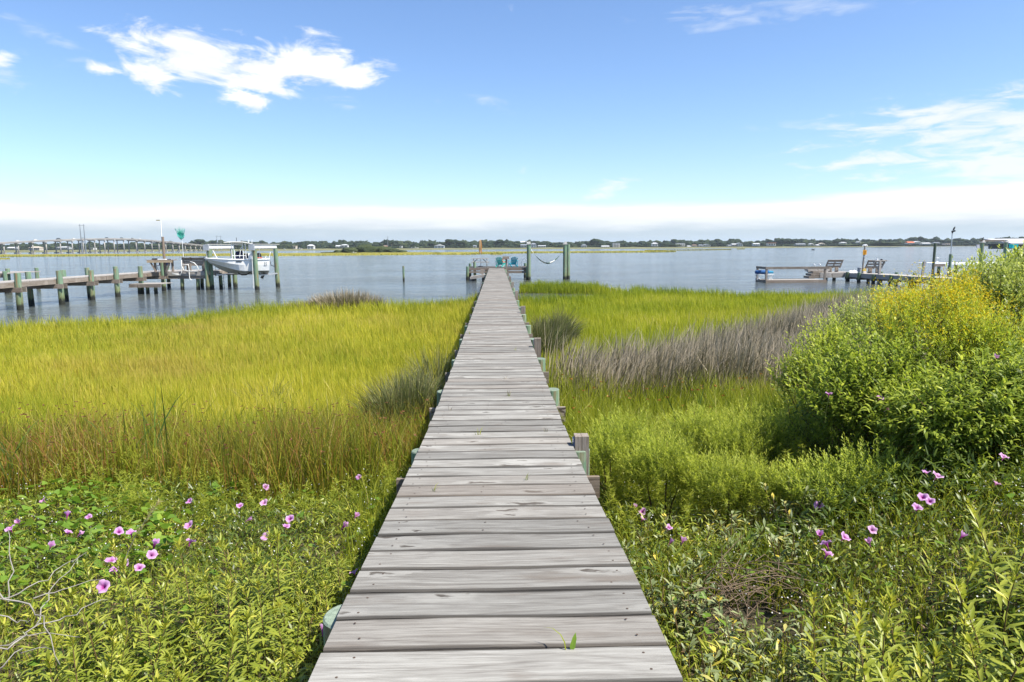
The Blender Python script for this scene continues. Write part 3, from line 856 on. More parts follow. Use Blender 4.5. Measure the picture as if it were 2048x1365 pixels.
# --- the high road bridge
CONC = plain('bridge_concrete', (.34, .325, .30), .85, .2, var=.15, scale=.25)
BR = [(-420, 300, 492), (-220, 322, 490), (-80, 340, 487.5), (0, 352, 485.3), (50, 360, 482.6), (100, 368, 480.3), (165, 382, 477.8), (220, 396, 477), (260, 410, 478), (300, 430, 480.8), (330, 448, 483.4), (360, 470, 486.4), (390, 500, 489.6), (415, 530, 492.2), (440, 565, 494)]
def bpt(px):
    D = float(np.interp(px, [b_[0] for b_ in BR], [b_[1] for b_ in BR])); row = float(np.interp(px, [b_[0] for b_ in BR], [b_[2] for b_ in BR]))
    return P(px, row, Y=D)
root = thing('bridge', tuple(bpt(0)), 'long arching concrete road bridge on paired columns over the far water', 'bridge')
prev = None
pxs = list(np.arange(-420, 441, 20))
dk, pr = MB(), MB()
def bframe(px):
    a, b_ = bpt(px - 4), bpt(px + 4); d = (b_ - a); d.z = 0; d.normalize()
    return bpt(px), d, Vector((-d.y, d.x, 0))
secs = [bframe(px) for px in pxs]
BW = 2.7
for (p0, _, n0), (p1, _, n1) in zip(secs[:-1], secs[1:]):
    vs = []
    for p_, n_ in ((p0, n0), (p1, n1)):
        vs += [p_ - n_ * BW - Vector((0, 0, .28)), p_ + n_ * BW - Vector((0, 0, .28)), p_ + n_ * BW - Vector((0, 0, .8)), p_ - n_ * BW - Vector((0, 0, .8))]
    dk.add(vs, [(0, 1, 5, 4), (1, 2, 6, 5), (2, 3, 7, 6), (3, 0, 4, 7)])
dk.build('road_deck', CONC, root)
for sgn in (-1, 1):
    pr = MB()
    for (p0, _, n0), (p1, _, n1) in zip(secs[:-1], secs[1:]):
        q0, q1 = p0 + n0 * BW * sgn * 1.02, p1 + n1 * BW * sgn * 1.02
        pr.bar(q0 - Vector((0, 0, .15)), q1 - Vector((0, 0, .15)), .14, .46)
    pr.build('parapet', CONC, root)
for px in [-210, -175, -142, -110, -80, -52, -22, 4, 33, 62, 89, 115, 139, 161, 183, 203, 221, 240, 264, 281, 296, 310, 324, 338, 351, 363, 374, 384, 394, 403, 411]:
    p_, d_, n_ = bframe(px)
    MB().bar(p_ - n_ * 3.1 - Vector((0, 0, 1.02)), p_ + n_ * 3.1 - Vector((0, 0, 1.02)), .9, .44).build('pier_cap', CONC, root)
    for sgn in (-1, 1):
        q = p_ + n_ * 2.25 * sgn
        MB().tube([Vector((q.x, q.y, -.3)), Vector((q.x, q.y, q.z - 1.2))], .29, 8).build('column', CONC, root, smooth=True)
        MB().box((q.x, q.y, .15), (1.5, 1.5, .9)).build('footing', CONC, root)
TYRE = plain('tyre_rubber', (.02, .02, .02), .8, .1)
def car(px, colr, label, big=1.0):
    p_, d_, n_ = bframe(px)
    p_ = p_ - n_ * 1.0 - Vector((0, 0, .28)); L, H = 1.9 * big, .50 * big
    root = thing('car', tuple(p_), label, 'car', 'vehicles on the bridge')
    o = Vector(p_)
    def at(u, v_, z): return o + d_ * u + n_ * v_ + Vector((0, 0, z))
    prof = [(-.5, .16), (.5, .16), (.5, .48), (.28, .55), (-.5, .58)]
    mb = MB()
    vs = [at(u * L, s_ * .45, z * H * 1.6) for s_ in (-1, 1) for u, z in prof]
    mb.add(vs, [(0, 1, 2, 3, 4), (9, 8, 7, 6, 5)] + [(i_, i_ + 5, (i_ + 1) % 5 + 5, (i_ + 1) % 5) for i_ in range(5)])
    mb.build('body', paint(colr), root)
    pr2 = [(-.42, .56), (.22, .55), (.06, .95), (-.34, .95)]
    vs = [at(u * L, s_ * .40, z * H * 1.6) for s_ in (-1, 1) for u, z in pr2]
    MB().add(vs, [(0, 1, 2, 3), (7, 6, 5, 4)] + [(i_, i_ + 4, (i_ + 1) % 4 + 4, (i_ + 1) % 4) for i_ in range(4)]).build('cabin', GLASS if colr != WH else paint(colr), root)
    for u in (-.32, .32):
        for s_ in (-1, 1):
            MB().tube([at(u * L, s_ * .40, .19), at(u * L, s_ * .50, .19)], .19, 10).build('wheel', TYRE, root)
car(35, WH, 'white car driving up the left slope of the bridge', 1.15)
car(71, WH, 'long white van near the middle of the left bridge slope', 1.3)
car(116, (.10, .11, .12), 'dark truck close below the bridge crest on the left', 1.4)
car(146, WH, 'small white car near the bridge crest beside the twin pylons')
car(212, (.06, .07, .08), 'dark car on the bridge crest right of the twin pylons', 1.1)
car(241, (.05, .07, .06), 'dark green car starting down the right side of the bridge', 1.1)
car(262, (.30, .30, .31), 'grey car further down the right side of the bridge')
car(277, WH, 'white car furthest down the right side of the bridge')
STEEL = plain('grey_steel', (.22, .24, .26), .5, .4, .4)
def pylon(px, dx, rtop, rbase, D, label):
    a, b_ = P(px, rbase, Y=D), P(px + dx, rbase, Y=D)
    zt = P(px, rtop, Y=D).z
    root = thing('power_pylon', (a.x, D, 0), label, 'pylon', 'twin steel pylons beyond the water')
    for q in (a, b_):
        MB().tube([(q.x, D, -.3), (q.x, D, zt)], [.30, .11], 8).build('pole', STEEL, root)
    MB().bar((a.x - .6, D, zt - .5), (b_.x + .6, D, zt - .5), .12, .14).build('crossarm', STEEL, root)
    for z0, z1 in ((.50, .57), (.57, .50)):
        MB().tube([(a.x, D, zt * z0 + 0), (b_.x, D, zt * z1)], .05, 5).build('brace', STEEL, root)
pylon(164.5, 7.5, 449, 505, 335, 'pair of tall thin steel pylons standing in front of the bridge crest')
pylon(435, 8, 472, 501, 520, 'smaller pair of steel pylons above the boat lift')
p_ = P(776, 497, Y=690); zt = P(776, 473, Y=690).z
root = thing('radio_mast', (p_.x, 690, 0), 'single thin radio mast rising above the far woods', 'mast')
MB().tube([(p_.x, 690, 0), (p_.x, 690, zt)], [.35, .16], 6).build('pole', STEEL, root)
for k in range(3): MB().bar((p_.x - 1.1 + .2 * k, 690, zt - .8 - 1.6 * k), (p_.x + 1.1 - .2 * k, 690, zt - .8 - 1.6 * k), .14, .14).build('crossarm', STEEL, root)
def skiff(px, row, wpx, label, colr=WH, D=None):
    p_ = P(px, row, z=0) if D is None else PX(px, D, .3)
    L = wpx * (p_ - CAM).length / FPX; B = L * .3; H = L * .17
    root = thing('far_boat', tuple(p_), label, 'boat', 'small white boats across the water')
    V, F = [], []
    for k in range(7):
        u = k / 6; b_ = B / 2 * (1 - (max(0, u - .45) / .55) ** 2.2)
        for s_, z in ((-1, H * (1 + .25 * u)), (-.55, 0), (.55, 0), (1, H * (1 + .25 * u))): V.append((p_.x + (u - .5) * L, p_.y + s_ * b_, z + p_.z))
    for k in range(6):
        for j in range(3): F.append((k * 4 + j, k * 4 + j + 1, k * 4 + j + 5, k * 4 + j + 4))
    F.append((0, 1, 2, 3))
    MB().add(V, F).build('hull', paint(colr), root)
    MB().box((p_.x - L * .08, p_.y, p_.z + H * 1.5), (L * .22, B * .4, H * 1.1)).build('console', paint(colr), root)
    MB().box((p_.x - L * .52, p_.y, p_.z + H * 1.1), (L * .07, B * .25, H * .9)).build('outboard_motor', BLACK, root)
skiff(708, 507.5, 10, 'white skiff moored against the yellow marsh below the green mound')
skiff(569, 500.5, 6, 'small white boat at the far left dock beside the cream pavilion', D=590)
skiff(600, 500, 9, 'long white boat between the cream pavilion and the three-storey house', D=590)
skiff(832, 497.5, 10, 'white boat tied below the trees left of the gabled house', D=640)
skiff(824, 497.8, 8, 'grey boat beside the white boat below the trees', GY, D=642)
p_ = P(1626, 500.7, z=0)
MBk = MB()
root = thing('channel_buoy', tuple(p_), 'tiny dark float lying out on the open water', 'buoy')
L = 3.2 * (p_ - CAM).length / FPX
MB().tube([p_ + Vector((-L, 0, .05)), p_ + Vector((-L * .5, 0, .22)), p_ + Vector((L * .5, 0, .25)), p_ + Vector((L, 0, .05))], [.1, .3, .3, .1], 8).build('body', BLACK, root)
# ------------------------------------------------------------------ platform at the end of the boardwalk
ZE = deck(60.6)
EY0, EY1 = 60.35, 64.6
plat = thing('dock_platform', (0, EY0, ZE), 'square timber dock platform at the far end of the boardwalk', 'dock')
yb = EY0 + .08
while yb < EY1:
    MB().box((.2, yb, ZE + .018), (5.5, .145, .036)).build('plank', PLANK, plat)
    yb += .155
for y_ in (EY0 - .03, EY1 - .1):
    MB().bar((-2.55, y_, ZE - .10), (2.95, y_, ZE - .10), .05, .2).build('rim_beam', TIMBERX, plat)
MB().bar((.75, EY0 - .02, ZE - .36), (2.95, EY0 - .02, ZE - .36), .06, .2).build('rim_beam', TIMBERX, plat)
MB().bar((-2.45, EY0 - .02, ZE - .34), (-.75, EY0 - .02, ZE - .34), .06, .16).build('rim_beam', TIMBERX, plat)
for x_ in (-2.5, -.1, 2.9):
    MB().bar((x_, EY0, ZE - .12), (x_, EY1, ZE - .12), .05, .2).build('joist', TIMBER, plat)
for x_, y_, t in ((-2.55, EY0 - .12, .16), (2.72, EY0 - .12, .12), (-2.5, EY1 + .1, .3), (2.7, EY1 + .1, .3), (-.9, EY0 + .25, -.05), (.9, EY0 + .25, -.05), (-1.95, EY0 + .3, .52)):
    piling('piling', x_, y_, -.6, ZE + t, .125, plat, lean=(random.uniform(-.05, .05), 0))
def chair(name, px, Y, colr, label, rz):
    p_ = PX(px, Y, ZE + .036)
    root = thing(name, tuple(p_), label, 'chair', 'adirondack chairs on the dock platform', rz)
    m1 = paint(colr)
    o = Vector((0, 0, 0))
    def pb(nm, mb):
        ob = mb.build(nm, m1, None, org=(0, 0, 0)); ob.parent = root; ob.location = (0, 0, 0)
        return ob
    for k in range(5):                                    # back slats fan out; +y is the way the sitter faces
        u = (k - 2) / 2
        pb('back_slat', MB().bar((u * .17, -.10, .22), (u * .27, -.42, .93 - .09 * u * u), .088, .022, up=(0, 1, .3)))
    pb('back_rail', MB().bar((-.27, -.26, .60), (.27, -.26, .60), .03, .07))
    for k in range(4): pb('seat_slat', MB().bar((-.28, .02 + .13 * k, .26 + .035 * k), (.28, .02 + .13 * k, .26 + .035 * k), .11, .022))
    for s_ in (-1, 1):
        pb('arm', MB().bar((s_ * .34, -.34, .56), (s_ * .36, .40, .58), .13, .024))
        pb('front_leg', MB().bar((s_ * .32, .36, 0), (s_ * .32, .36, .57), .10, .03))
        pb('rear_leg', MB().bar((s_ * .27, .42, .33), (s_ * .27, -.52, .04), .03, .11))
        pb('arm_bracket', MB().bar((s_ * .31, -.22, .10), (s_ * .33, -.30, .55), .03, .07))
    return root
chair('adirondack_chair', 1001, 61.6, (.04, .42, .36), 'green-teal slatted adirondack chair with its back to us, left of the table post', math.radians(-18))
chair('adirondack_chair', 1026.5, 61.8, (.02, .36, .46), 'bright blue-teal slatted adirondack chair right of the table post', math.radians(14))
p_ = PX(1008.5, 62.3, ZE + .036)
root = thing('life_ring_stand', tuple(p_), 'white stand with an orange and yellow float between the two chairs', 'float')
MB().box(p_ + Vector((0, 0, .18)), (.30, .3, .36)).build('cooler', WHITE, root)
MB().box(p_ + Vector((0, 0, .38)), (.33, .33, .05)).build('lid', paint((.55, .60, .66)), root)
ring = [p_ + Vector((.17 * math.cos(a), .02, .58 + .17 * math.sin(a))) for a in np.linspace(0, 2 * math.pi, 19)]
MB().tube(ring, .05, 8, cap=False).build('float_ring', paint((.75, .19, .04)), root, smooth=True)
# bait table on a post at the end of the walk
p_ = PX(1013, 59.4, 0)
root = thing('bait_table', (p_.x, 59.4, deck(59.4)), 'small brown box-topped cleaning table on a single dark post beside the walk', 'table')
MB().box((p_.x, 59.4, deck(59.4) + .05), (.15, .15, 1.55)).build('post', TIMBERZ, root)
MB().box((p_.x - .04, 59.4, deck(59.4) + .83), (.56, .42, .04)).build('table_top', TIMBERX, root)
for s_ in (-1, 1):
    MB().box((p_.x - .04, 59.4 + s_ * .20, deck(59.4) + .94), (.56, .03, .18)).build('side_board', TIMBERX, root)
# picnic table and folded parasol
p_ = PX(960.5, 62.6, ZE + .036)
root = thing('picnic_table', tuple(p_), 'grey wooden picnic table on the dock platform with a parasol through it', 'picnic table')
for k in range(5): MB().box(p_ + Vector((0, -.32 + .16 * k, .76)), (1.62, .145, .04)).build('table_board', GREYX, root)
for s_ in (-1, 1):
    for k in range(2): MB().box(p_ + Vector((0, s_ * (.66 + .14 * k), .44)), (1.66, .13, .04)).build('seat_board', GREYX, root)
    x_ = s_ * .60
    for q in (-1, 1): MB().bar(p_ + Vector((x_, q * .62, 0)), p_ + Vector((x_, q * .22, .74)), .05, .10).build('leg', GREYZ, root)
    MB().bar(p_ + Vector((x_, -.78, .40)), p_ + Vector((x_, .78, .40)), .05, .10).build('crosspiece', GREYY, root)
    MB().bar(p_ + Vector((x_, -.03, .42)), p_ + Vector((x_ - s_ * .36, -.03, .72)), .05, .07).build('brace', GREYX, root)
pu = p_ + Vector((.03, 0, 0))
root = thing('parasol', tuple(pu), 'folded tan and rust parasol standing through the picnic table', 'parasol')
MB().tube([pu, pu + Vector((0, 0, 2.44))], .022, 8).build('pole', GALV, root)
MB().tube([pu, pu + Vector((0, 0, .06)), pu + Vector((0, 0, .10))], [.27, .25, .05], 16).build('base', BLACK, root)
m_, N, out = mat('parasol_canvas')
co = N.n('ShaderNodeTexCoord').outputs['Object']
s2 = N.n('ShaderNodeSeparateXYZ', i_0=co)
an = N.m('ARCTAN2', s2.outputs[1], s2.outputs[0])
st_ = N.m('SINE', N.m('ADD', N.m('MULTIPLY', an, 4.0), N.m('MULTIPLY', N.noise(co, 2.0, 2), 3.0)))
principled(N, out, N.mix(N.mapr(st_, -.2, .2), (.42, .20, .06), (.58, .44, .26)), .85, .1)
mb = MB(); V, F = [], []
for i_, (z, r_) in enumerate([(1.20, .09), (1.26, .12), (1.5, .105), (1.9, .12), (2.2, .10), (2.38, .07), (2.46, .015)]):
    for j in range(16):
        a = 2 * math.pi * j / 16
        q = r_ * (1 + .28 * (j % 2 * 2 - 1) * (1 if i_ < 6 else 0))
        V.append(pu + Vector((q * math.cos(a), q * math.sin(a), z + (.05 * (j % 3) if i_ == 0 else 0))))
for i_ in range(6):
    for j in range(16): F.append((i_ * 16 + j, i_ * 16 + (j + 1) % 16, (i_ + 1) * 16 + (j + 1) % 16, (i_ + 1) * 16 + j))
mb.add(V, F).build('canopy', m_, root)
ring = [pu + Vector((.125 * math.cos(a), .125 * math.sin(a), 1.66)) for a in np.linspace(0, 6.283, 13)]
MB().tube(ring, .014, 5, cap=False).build('tie', paint((.42, .20, .06)), root)
# low float left of the walk
p_ = PX(957, 59.3, .34)
root = thing('floating_dock', (p_.x, 59.3, .3), 'low grey plank float with a broken corner left of the walk end', 'floating dock')
for k in range(7):
    MB().box((p_.x + .02 * (k % 2), 58.8 + .16 * k, .47), (1.35 - .05 * (k % 3), .15, .05), rot=Matrix.Rotation(math.radians(-7), 3, 'Y')).build('plank', GREYX, root)
MB().box((p_.x, 58.72, .36), (1.45, .06, .2), rot=Matrix.Rotation(math.radians(-7), 3, 'Y')).build('rim_beam', GREYX, root)
for s_ in (-1, 1): MB().box((p_.x + s_ * .45, 59.3, .12), (.28, .9, .5)).build('pontoon', BLACK, root)
MB().box((p_.x + .32, 59.2, .80), (.34, .3, .40), rot=Matrix.Rotation(.2, 3, 'Y')).build('step_box', TIMBERX, root)
# lift pilings with hammock, lamp and ladder
CAPM = plain('weathered_white_cap', (.62, .60, .55), .7, .2, var=.2)
PILD = piling_mat('dark_piling', (.045, .07, .05), (.10, .13, .085), .8)
def mooring(px, Y, ztop, r_, label, cap=True, m_=None, name='mooring_piling', group='tall green pilings by the dock platform'):
    p_ = PX(px, Y, 0)
    root = thing(name, (p_.x, Y, 0), label, 'piling', group)
    piling('post', p_.x, Y, -.6, ztop, r_, root, n=18, m_=m_)
    if cap:
        c_ = MB().box((p_.x, Y, ztop + .04), (r_ * 2.3, r_ * 2.2, .09)).build('cap', CAPM, root)
        MB().box((p_.x + .05, Y, ztop + .16), (r_ * 1.1, r_ * 1.4, .16)).build('cap_block', CAPM, c_)
    return root, p_
ma, pa = mooring(1057.5, 60.2, 3.12, .17, 'tall green piling with a small lamp arm, nearest the chairs')
mooring(1129.5, 60.6, 3.10, .16, 'tall green piling carrying the right end of the hammock')
mooring(1135.8, 61.6, 3.08, .17, 'tall green piling standing close behind the hammock piling', cap=False)
root = thing('dock_lamp', (pa.x, 60.2, 3.2), 'small white lamp on a curved arm atop the piling nearest the chairs', 'lamp')
MB().tube([(pa.x - .05, 60.1, 3.25), (pa.x - .2, 60.1, 3.33), (pa.x - .38, 60.1, 3.34)], .022, 6).build('arm', WMETAL, root)
MB().tube([(pa.x - .34, 60.1, 3.33), (pa.x - .72, 60.1, 3.30)], [.06, .075], 8).build('lamp_head', WMETAL, root)
m_, N, out = mat('hammock_stripe')
co = N.n('ShaderNodeTexCoord').outputs['Object']
sx_ = N.n('ShaderNodeSeparateXYZ', i_0=co).outputs[0]
principled(N, out, N.mix(N.m('GREATER_THAN', N.m('SINE', N.m('ADD', N.m('MULTIPLY', sx_, 7.5), 1.2)), .1), (.72, .72, .66), (.10, .17, .10)), .85, .1)
a_, b_ = P(1061, 496, Y=60.2), P(1128, 498, Y=60.6)
root = thing('hammock', tuple((a_ + b_) / 2), 'white and green striped hammock sagging between two tall pilings', 'hammock')
V, F = [], []
K = 25
for k in range(K):
    t = k / (K - 1)
    c_ = a_.lerp(b_, t) - Vector((0, 0, 1.34 * (1 - (2 * t - 1) ** 2) ** .92))
    w_ = .03 + .16 * math.sin(math.pi * t) ** .6
    for s_ in range(5):
        u = (s_ - 2) / 2
        V.append(c_ + Vector((0, u * w_ * 1.4, .10 * u * u * math.sin(math.pi * t) + .03 * math.sin(9 * t + u))))
for k in range(K - 1):
    for s_ in range(4): F.append((k * 5 + s_, k * 5 + s_ + 1, k * 5 + s_ + 6, k * 5 + s_ + 5))
mb = MB().add(V, F)
mb.build('cloth', m_, root, smooth=True)
for q in (a_, b_): MB().tube([q + Vector((0, 0, .06)), q, q - Vector((0, 0, .05))], .02, 5).build('rope', WMETAL, root)
p_ = PX(1048, 60.9, ZE)
root = thing('swim_ladder', tuple(p_), 'bent steel handrail of the swim ladder at the right edge of the platform', 'ladder')
for s_ in (0, .4):
    MB().tube([p_ + Vector((-.22, s_, 0)), p_ + Vector((-.2, s_, .5)), p_ + Vector((-.1, s_, .75)), p_ + Vector((.1, s_, .8)), p_ + Vector((.26, s_, .66)), p_ + Vector((.3, s_, .3)), p_ + Vector((.3, s_, -1.0))], .022, 6).build('handrail', ALU, root)
for k in range(4): MB().tube([p_ + Vector((.3, 0, -.2 - .25 * k)), p_ + Vector((.3, .4, -.2 - .25 * k))], .018, 6).build('rung', ALU, root)
mooring(807.5, 59.3, 1.32, .085, 'slim lone wooden stake standing in the open water', cap=False, name='water_stake', group='stakes standing alone in the water')

# ------------------------------------------------------------------ neighbour's pier on the left
XN, XF = -23.5, -25.0
def dz(y_): return float(np.interp(y_, [20, 34, 45, 54], [1.45, 1.40, 1.36, 1.30]))
pier = thing('pier', (-24.5, 40, 1.4), 'long wooden pier on green pilings crossing the water at the left', 'pier')
mb = MB()
y_ = 21.0
while y_ < 49:
    mb.box(((XN + XF) / 2 + random.uniform(-.02, .02) + .04, y_, dz(y_) - .02), (XN - XF - .16, .138, .038)); y_ += .147
mb.build('deck_board', GREYX, pier)['kind'] = 'stuff'
PY = [22.5, 25.3, 28.2, 31.1, 34.0, 37.2, 40.1, 42.7, 45.6, 48.6]
for a, b_ in zip(PY[:-1], PY[1:]):
    for x_ in (XN - .05, XF + .05):
        MB().bar((x_, a, dz(a) - .16), (x_, b_ - .006, dz(b_) - .16), .05, .235).build('stringer', TIMBER, pier)
for k, y_ in enumerate(PY):
    piling('piling', XN + .10, y_, -.6, dz(y_) + random.uniform(.36, .46) + (.34 if k == 9 else 0), random.uniform(.135, .155), pier, lean=(random.uniform(-.06, .06), random.uniform(-.08, .08)))
    if k < 9: piling('piling', XF - .10, y_ + random.uniform(-.2, .2), -.6, dz(y_) + random.uniform(.36, .46), random.uniform(.12, .15), pier, lean=(random.uniform(-.06, .06), 0))
    for s_ in (-.17, .17):
        MB().bar((XF - .32, y_ + s_, dz(y_) - .40), (XN + .36, y_ + s_, dz(y_) - .40), .05, .24).build('cross_beam', TIMBERX, pier)
# head of the pier
HX0, HX1, HY0, HY1, HZ = -25.3, -20.4, 49.0, 52.6, 1.33
head = thing('dock_platform', (-23, 50.8, HZ), 'timber head platform at the end of the left pier, beside the boat', 'dock')
y_ = HY0 + .08
mb = MB()
while y_ < HY1:
    mb.box(((HX0 + HX1) / 2, y_, HZ - .02), (HX1 - HX0 - .02, .14, .038)); y_ += .15
mb.build('deck_board', GREYX, head)['kind'] = 'stuff'
MB().bar((HX0, HY0 - .03, HZ - .17), (HX1, HY0 - .03, HZ - .17), .05, .26).build('rim_beam', GREYX, head)
MB().bar((HX0, HY0 + .03, HZ - .42), (HX1, HY0 + .03, HZ - .42), .06, .22).build('rim_beam', TIMBERX, head)
MB().bar((HX1 + .03, HY0, HZ - .17), (HX1 + .03, HY1, HZ - .17), .05, .26).build('rim_beam', TIMBER, head)
for x_, y_, t in ((-22.35, HY0 + .2, -.3), (-21.25, HY0 + .2, -.3), (-20.45, HY0 - .15, .75), (-20.35, HY1 + .05, -.05), (-24.9, HY1, .5), (-22.4, HY1, -.3), (-20.3, 50.8, -.2)):
    piling('piling', x_, y_, -.6, HZ + t, .125, head, lean=(random.uniform(-.06, .06), 0), m_=PILING)
# cleaning table with lamp pole
a = PX(299, 47.6, 2.15); b_ = PX(352, 47.6, 2.15)
cx_ = (a.x + b_.x) / 2; wd = (b_.x - a.x)
root = thing('cleaning_table', (cx_, 47.6, dz(47.6)), 'heavy brown fish cleaning table with slanted braces on the left pier', 'table')
zt = 2.16
for k in range(4): MB().box((cx_, 47.25 + .17 * k, zt), (wd, .16, .05)).build('table_board', TIMBERX, root)
MB().bar((cx_ - wd / 2 + .05, 47.14, zt - .10), (cx_ + wd / 2 - .05, 47.14, zt - .10), .04, .14).build('apron', wood('pale_board', (.50, .40, .27), (.28, .21, .13), None, axis=0), root)
for s_ in (-1, 1):
    MB().bar((cx_ + s_ * wd * .36, 47.2, zt - .14), (cx_ + s_ * wd * .18, 47.25, dz(47.6)), .09, .09).build('brace', TIMBERZ, root)
    MB().box((cx_ + s_ * wd * .33, 47.7, (zt + dz(47.6)) / 2), (.12, .12, zt - dz(47.6) - .05)).build('leg', TIMBERZ, root)
MB().box((cx_ - wd * .3, 47.6, zt + .07), (.28, .22, .09)).build('sink', BLACK, root)
MB().box((cx_ + wd * .04, 47.4, zt + .05), (.5, .3, .05)).build('cutting_board', WHITE, root)
px_ = PX(328.5, 47.9, 2.3)
root = thing('lamp_pole', (px_.x, 47.9, dz(47.9)), 'brown wooden post with a thin white lamp pole on top behind the cleaning table', 'lamp')
z1 = P(325, 474, Y=47.9).z; z2 = P(325, 441, Y=47.9).z
MB().tube([(px_.x, 47.9, dz(47.9) - .3), (px_.x - .0, 47.9, z1)], [.10, .085], 10).build('post', TIMBERZ, root)
MB().tube([(px_.x - .07, 47.9, z1 - .25), (px_.x - .05, 47.9, z2)], .028, 8).build('pole', WMETAL, root)
MB().tube([(px_.x - .05, 47.9, z2), (px_.x - .10, 47.9, z2 + .03), (px_.x - .20, 47.9, z2 + .02)], .022, 6).build('arm', GALV, root)
MB().box((px_.x - .22, 47.9, z2 + .0), (.22, .14, .06)).build('lamp_head', paint((.30, .28, .15)), root)
def folding_chair(px, Y, z, label):
    p_ = PX(px, Y, z)
    root = thing('folding_chair', tuple(p_), label, 'chair', 'navy folding chairs under the cleaning table')
    MB().bar(p_ + Vector((-.22, .2, .42)), p_ + Vector((.22, .2, .42)), .42, .03).build('seat', NAVY, root)
    MB().bar(p_ + Vector((0, .36, .45)), p_ + Vector((0, .5, .86)), .46, .03, up=(0, 1, 0)).build('backrest', NAVY, root)
    for s_ in (-1, 1):
        MB().tube([p_ + Vector((s_ * .24, .0, 0)), p_ + Vector((s_ * .24, .52, .88))], .014, 6).build('leg', GALV, root)
        MB().tube([p_ + Vector((s_ * .24, .42, 0)), p_ + Vector((s_ * .24, -.02, .44))], .014, 6).build('leg', GALV, root)
folding_chair(320, 48.7, dz(48.5), 'navy folding chair seen under the left half of the cleaning table')
folding_chair(331, 48.8, dz(48.5), 'navy folding chair seen under the right half of the cleaning table')
# low float under the table
root = thing('low_landing', (-23.0, 45.6, .3), 'low wooden landing on short posts beside the left pier below the cleaning table', 'floating dock')
fx0, fx1 = PX(266, 45.4, .6).x, PX(338, 46.0, .6).x
for k in range(10): MB().box(((fx0 + fx1) / 2, 45.0 + .16 * k, .66), (fx1 - fx0, .15, .04)).build('plank', GREYX, root)
MB().bar((fx0, 44.9, .55), (fx1, 44.9, .55), .06, .22).build('rim_beam', TIMBERX, root)
for x_ in (fx0 + .5, (fx0 + fx1) / 2, fx1 - .5): piling('piling', x_, 45.2, -.6, .62, .11, root)
# bench with high wooden back
a, b_ = PX(363, 49.35, 1.8), PX(411, 49.35, 1.8)
root = thing('bench', ((a.x + b_.x) / 2, 49.4, HZ), 'dark brown bench with a solid plank back facing the water on the left pier head', 'bench')
for k in range(3): MB().bar((a.x, 49.4 + .03 * k, HZ + .47 + .19 * k), (b_.x, 49.4 + .03 * k, HZ + .47 + .19 * k), .04, .18).build('back_plank', TIMBERX, root)
for x_ in (a.x + .1, a.x + .62, b_.x - .08): MB().bar((x_, 49.34, HZ - .2), (x_, 49.42, HZ + .98), .10, .05, up=(0, 1, 0)).build('post', TIMBERZ, root)
MB().bar((a.x - .1, 49.34, HZ + .99), (b_.x, 49.34, HZ + .99), .18, .035).build('top_rail', GREYX, root)
for k in range(3): MB().bar((a.x, 49.55 + .15 * k, HZ + .44), (b_.x, 49.55 + .15 * k, HZ + .44), .14, .035).build('seat_board', TIMBERX, root)
for x_ in (a.x + .3, b_.x - .3): MB().box((x_, 49.75, HZ + .2), (.1, .4, .42)).build('leg', TIMBERZ, root)
HOSE = plain('white_hose', (.66, .66, .63), .5, .3)
def pp(px, row, Y): return P(px, row, Y=Y)
root = thing('water_pipe', tuple(pp(364, 543, 48.9)), 'white plastic water pipes looping over the front of the pier head', 'pipe')
for run in ([(344, 549), (352, 550), (361, 550.5), (363, 545), (363.5, 535), (363, 521)], [(365, 530), (377, 530), (378, 538), (379, 556), (381, 560), (384, 560)], [(380, 523.5), (388, 526), (394, 532), (397, 539), (395, 543), (383, 543), (367, 541), (365, 534)], [(344, 547), (352, 548.5), (358, 549)]):
    MB().tube([pp(x_, y_, 48.85) for x_, y_ in run], .03, 6).build('pipe', HOSE, root, smooth=True)
# cast net hung on a pole
NET = leafmat('aqua_net', [(0, (.05, .40, .33)), (1, (.12, .55, .47))], transl=.5)
zt = P(367, 470, Y=49.6).z; q = PX(367, 49.6, 2.4)
root = thing('cast_net', (q.x, 49.6, HZ), 'aqua cast net hung out on a thin white pole behind the bench', 'net')
MB().tube([(q.x, 49.6, HZ), (q.x - .03, 49.6, zt + .1)], .018, 6).build('pole', WMETAL, root)
top = P(363, 480, Y=49.6)
K = 150
t0 = U(K); aa = U(K, 0, 6.28)
st0 = np.stack([np.full(K, top.x) + rng.normal(0, .04, K), np.full(K, 49.6) + rng.normal(0, .04, K), np.full(K, top.z - .05) + U(K, 0, .3)], -1)
dd = np.stack([np.cos(aa) * .26 - .06, np.sin(aa) * .26, U(K, .6, 1.4)], -1)
v, f, at_ = leaves(st0 - np.array([q.x, 49.6, HZ]), dd, rng.normal(0, 1, (K, 3)), U(K, .3, .92), .014, .1, quad=True)
soup('mesh_strand', v, f, NET, at_, parent=root)['kind'] = 'stuff'
V, F = [], []
for i_, (z, r_) in enumerate([(0, .02), (.08, .09), (.22, .14), (.42, .12), (.62, .17)]):
    for j in range(14):
        a2 = 2 * math.pi * j / 14; rr_ = r_ * (1 + .35 * math.sin(3 * a2 + i_))
        V.append(top + Vector((rr_ * math.cos(a2) - .03 * i_ + (.06 if math.cos(a2) > 0 else -.02) * i_, rr_ * math.sin(a2), z + .18 * math.sin(2 * a2 + .5) * (i_ / 4))))
for i_ in range(4):
    for j in range(14):
        if i_ == 3 and j % 3 == 0: continue
        F.append((i_ * 14 + j, i_ * 14 + (j + 1) % 14, (i_ + 1) * 14 + (j + 1) % 14, (i_ + 1) * 14 + j))
m_, N, out = mat('net_mesh')
co = N.n('ShaderNodeTexCoord').outputs['Object']
hol = N.m('GREATER_THAN', N.noise(co, 22, 2), .52)
pb_ = N.n('ShaderNodeBsdfPrincipled', i_Base_Color=(.07, .46, .38), i_Roughness=.7)
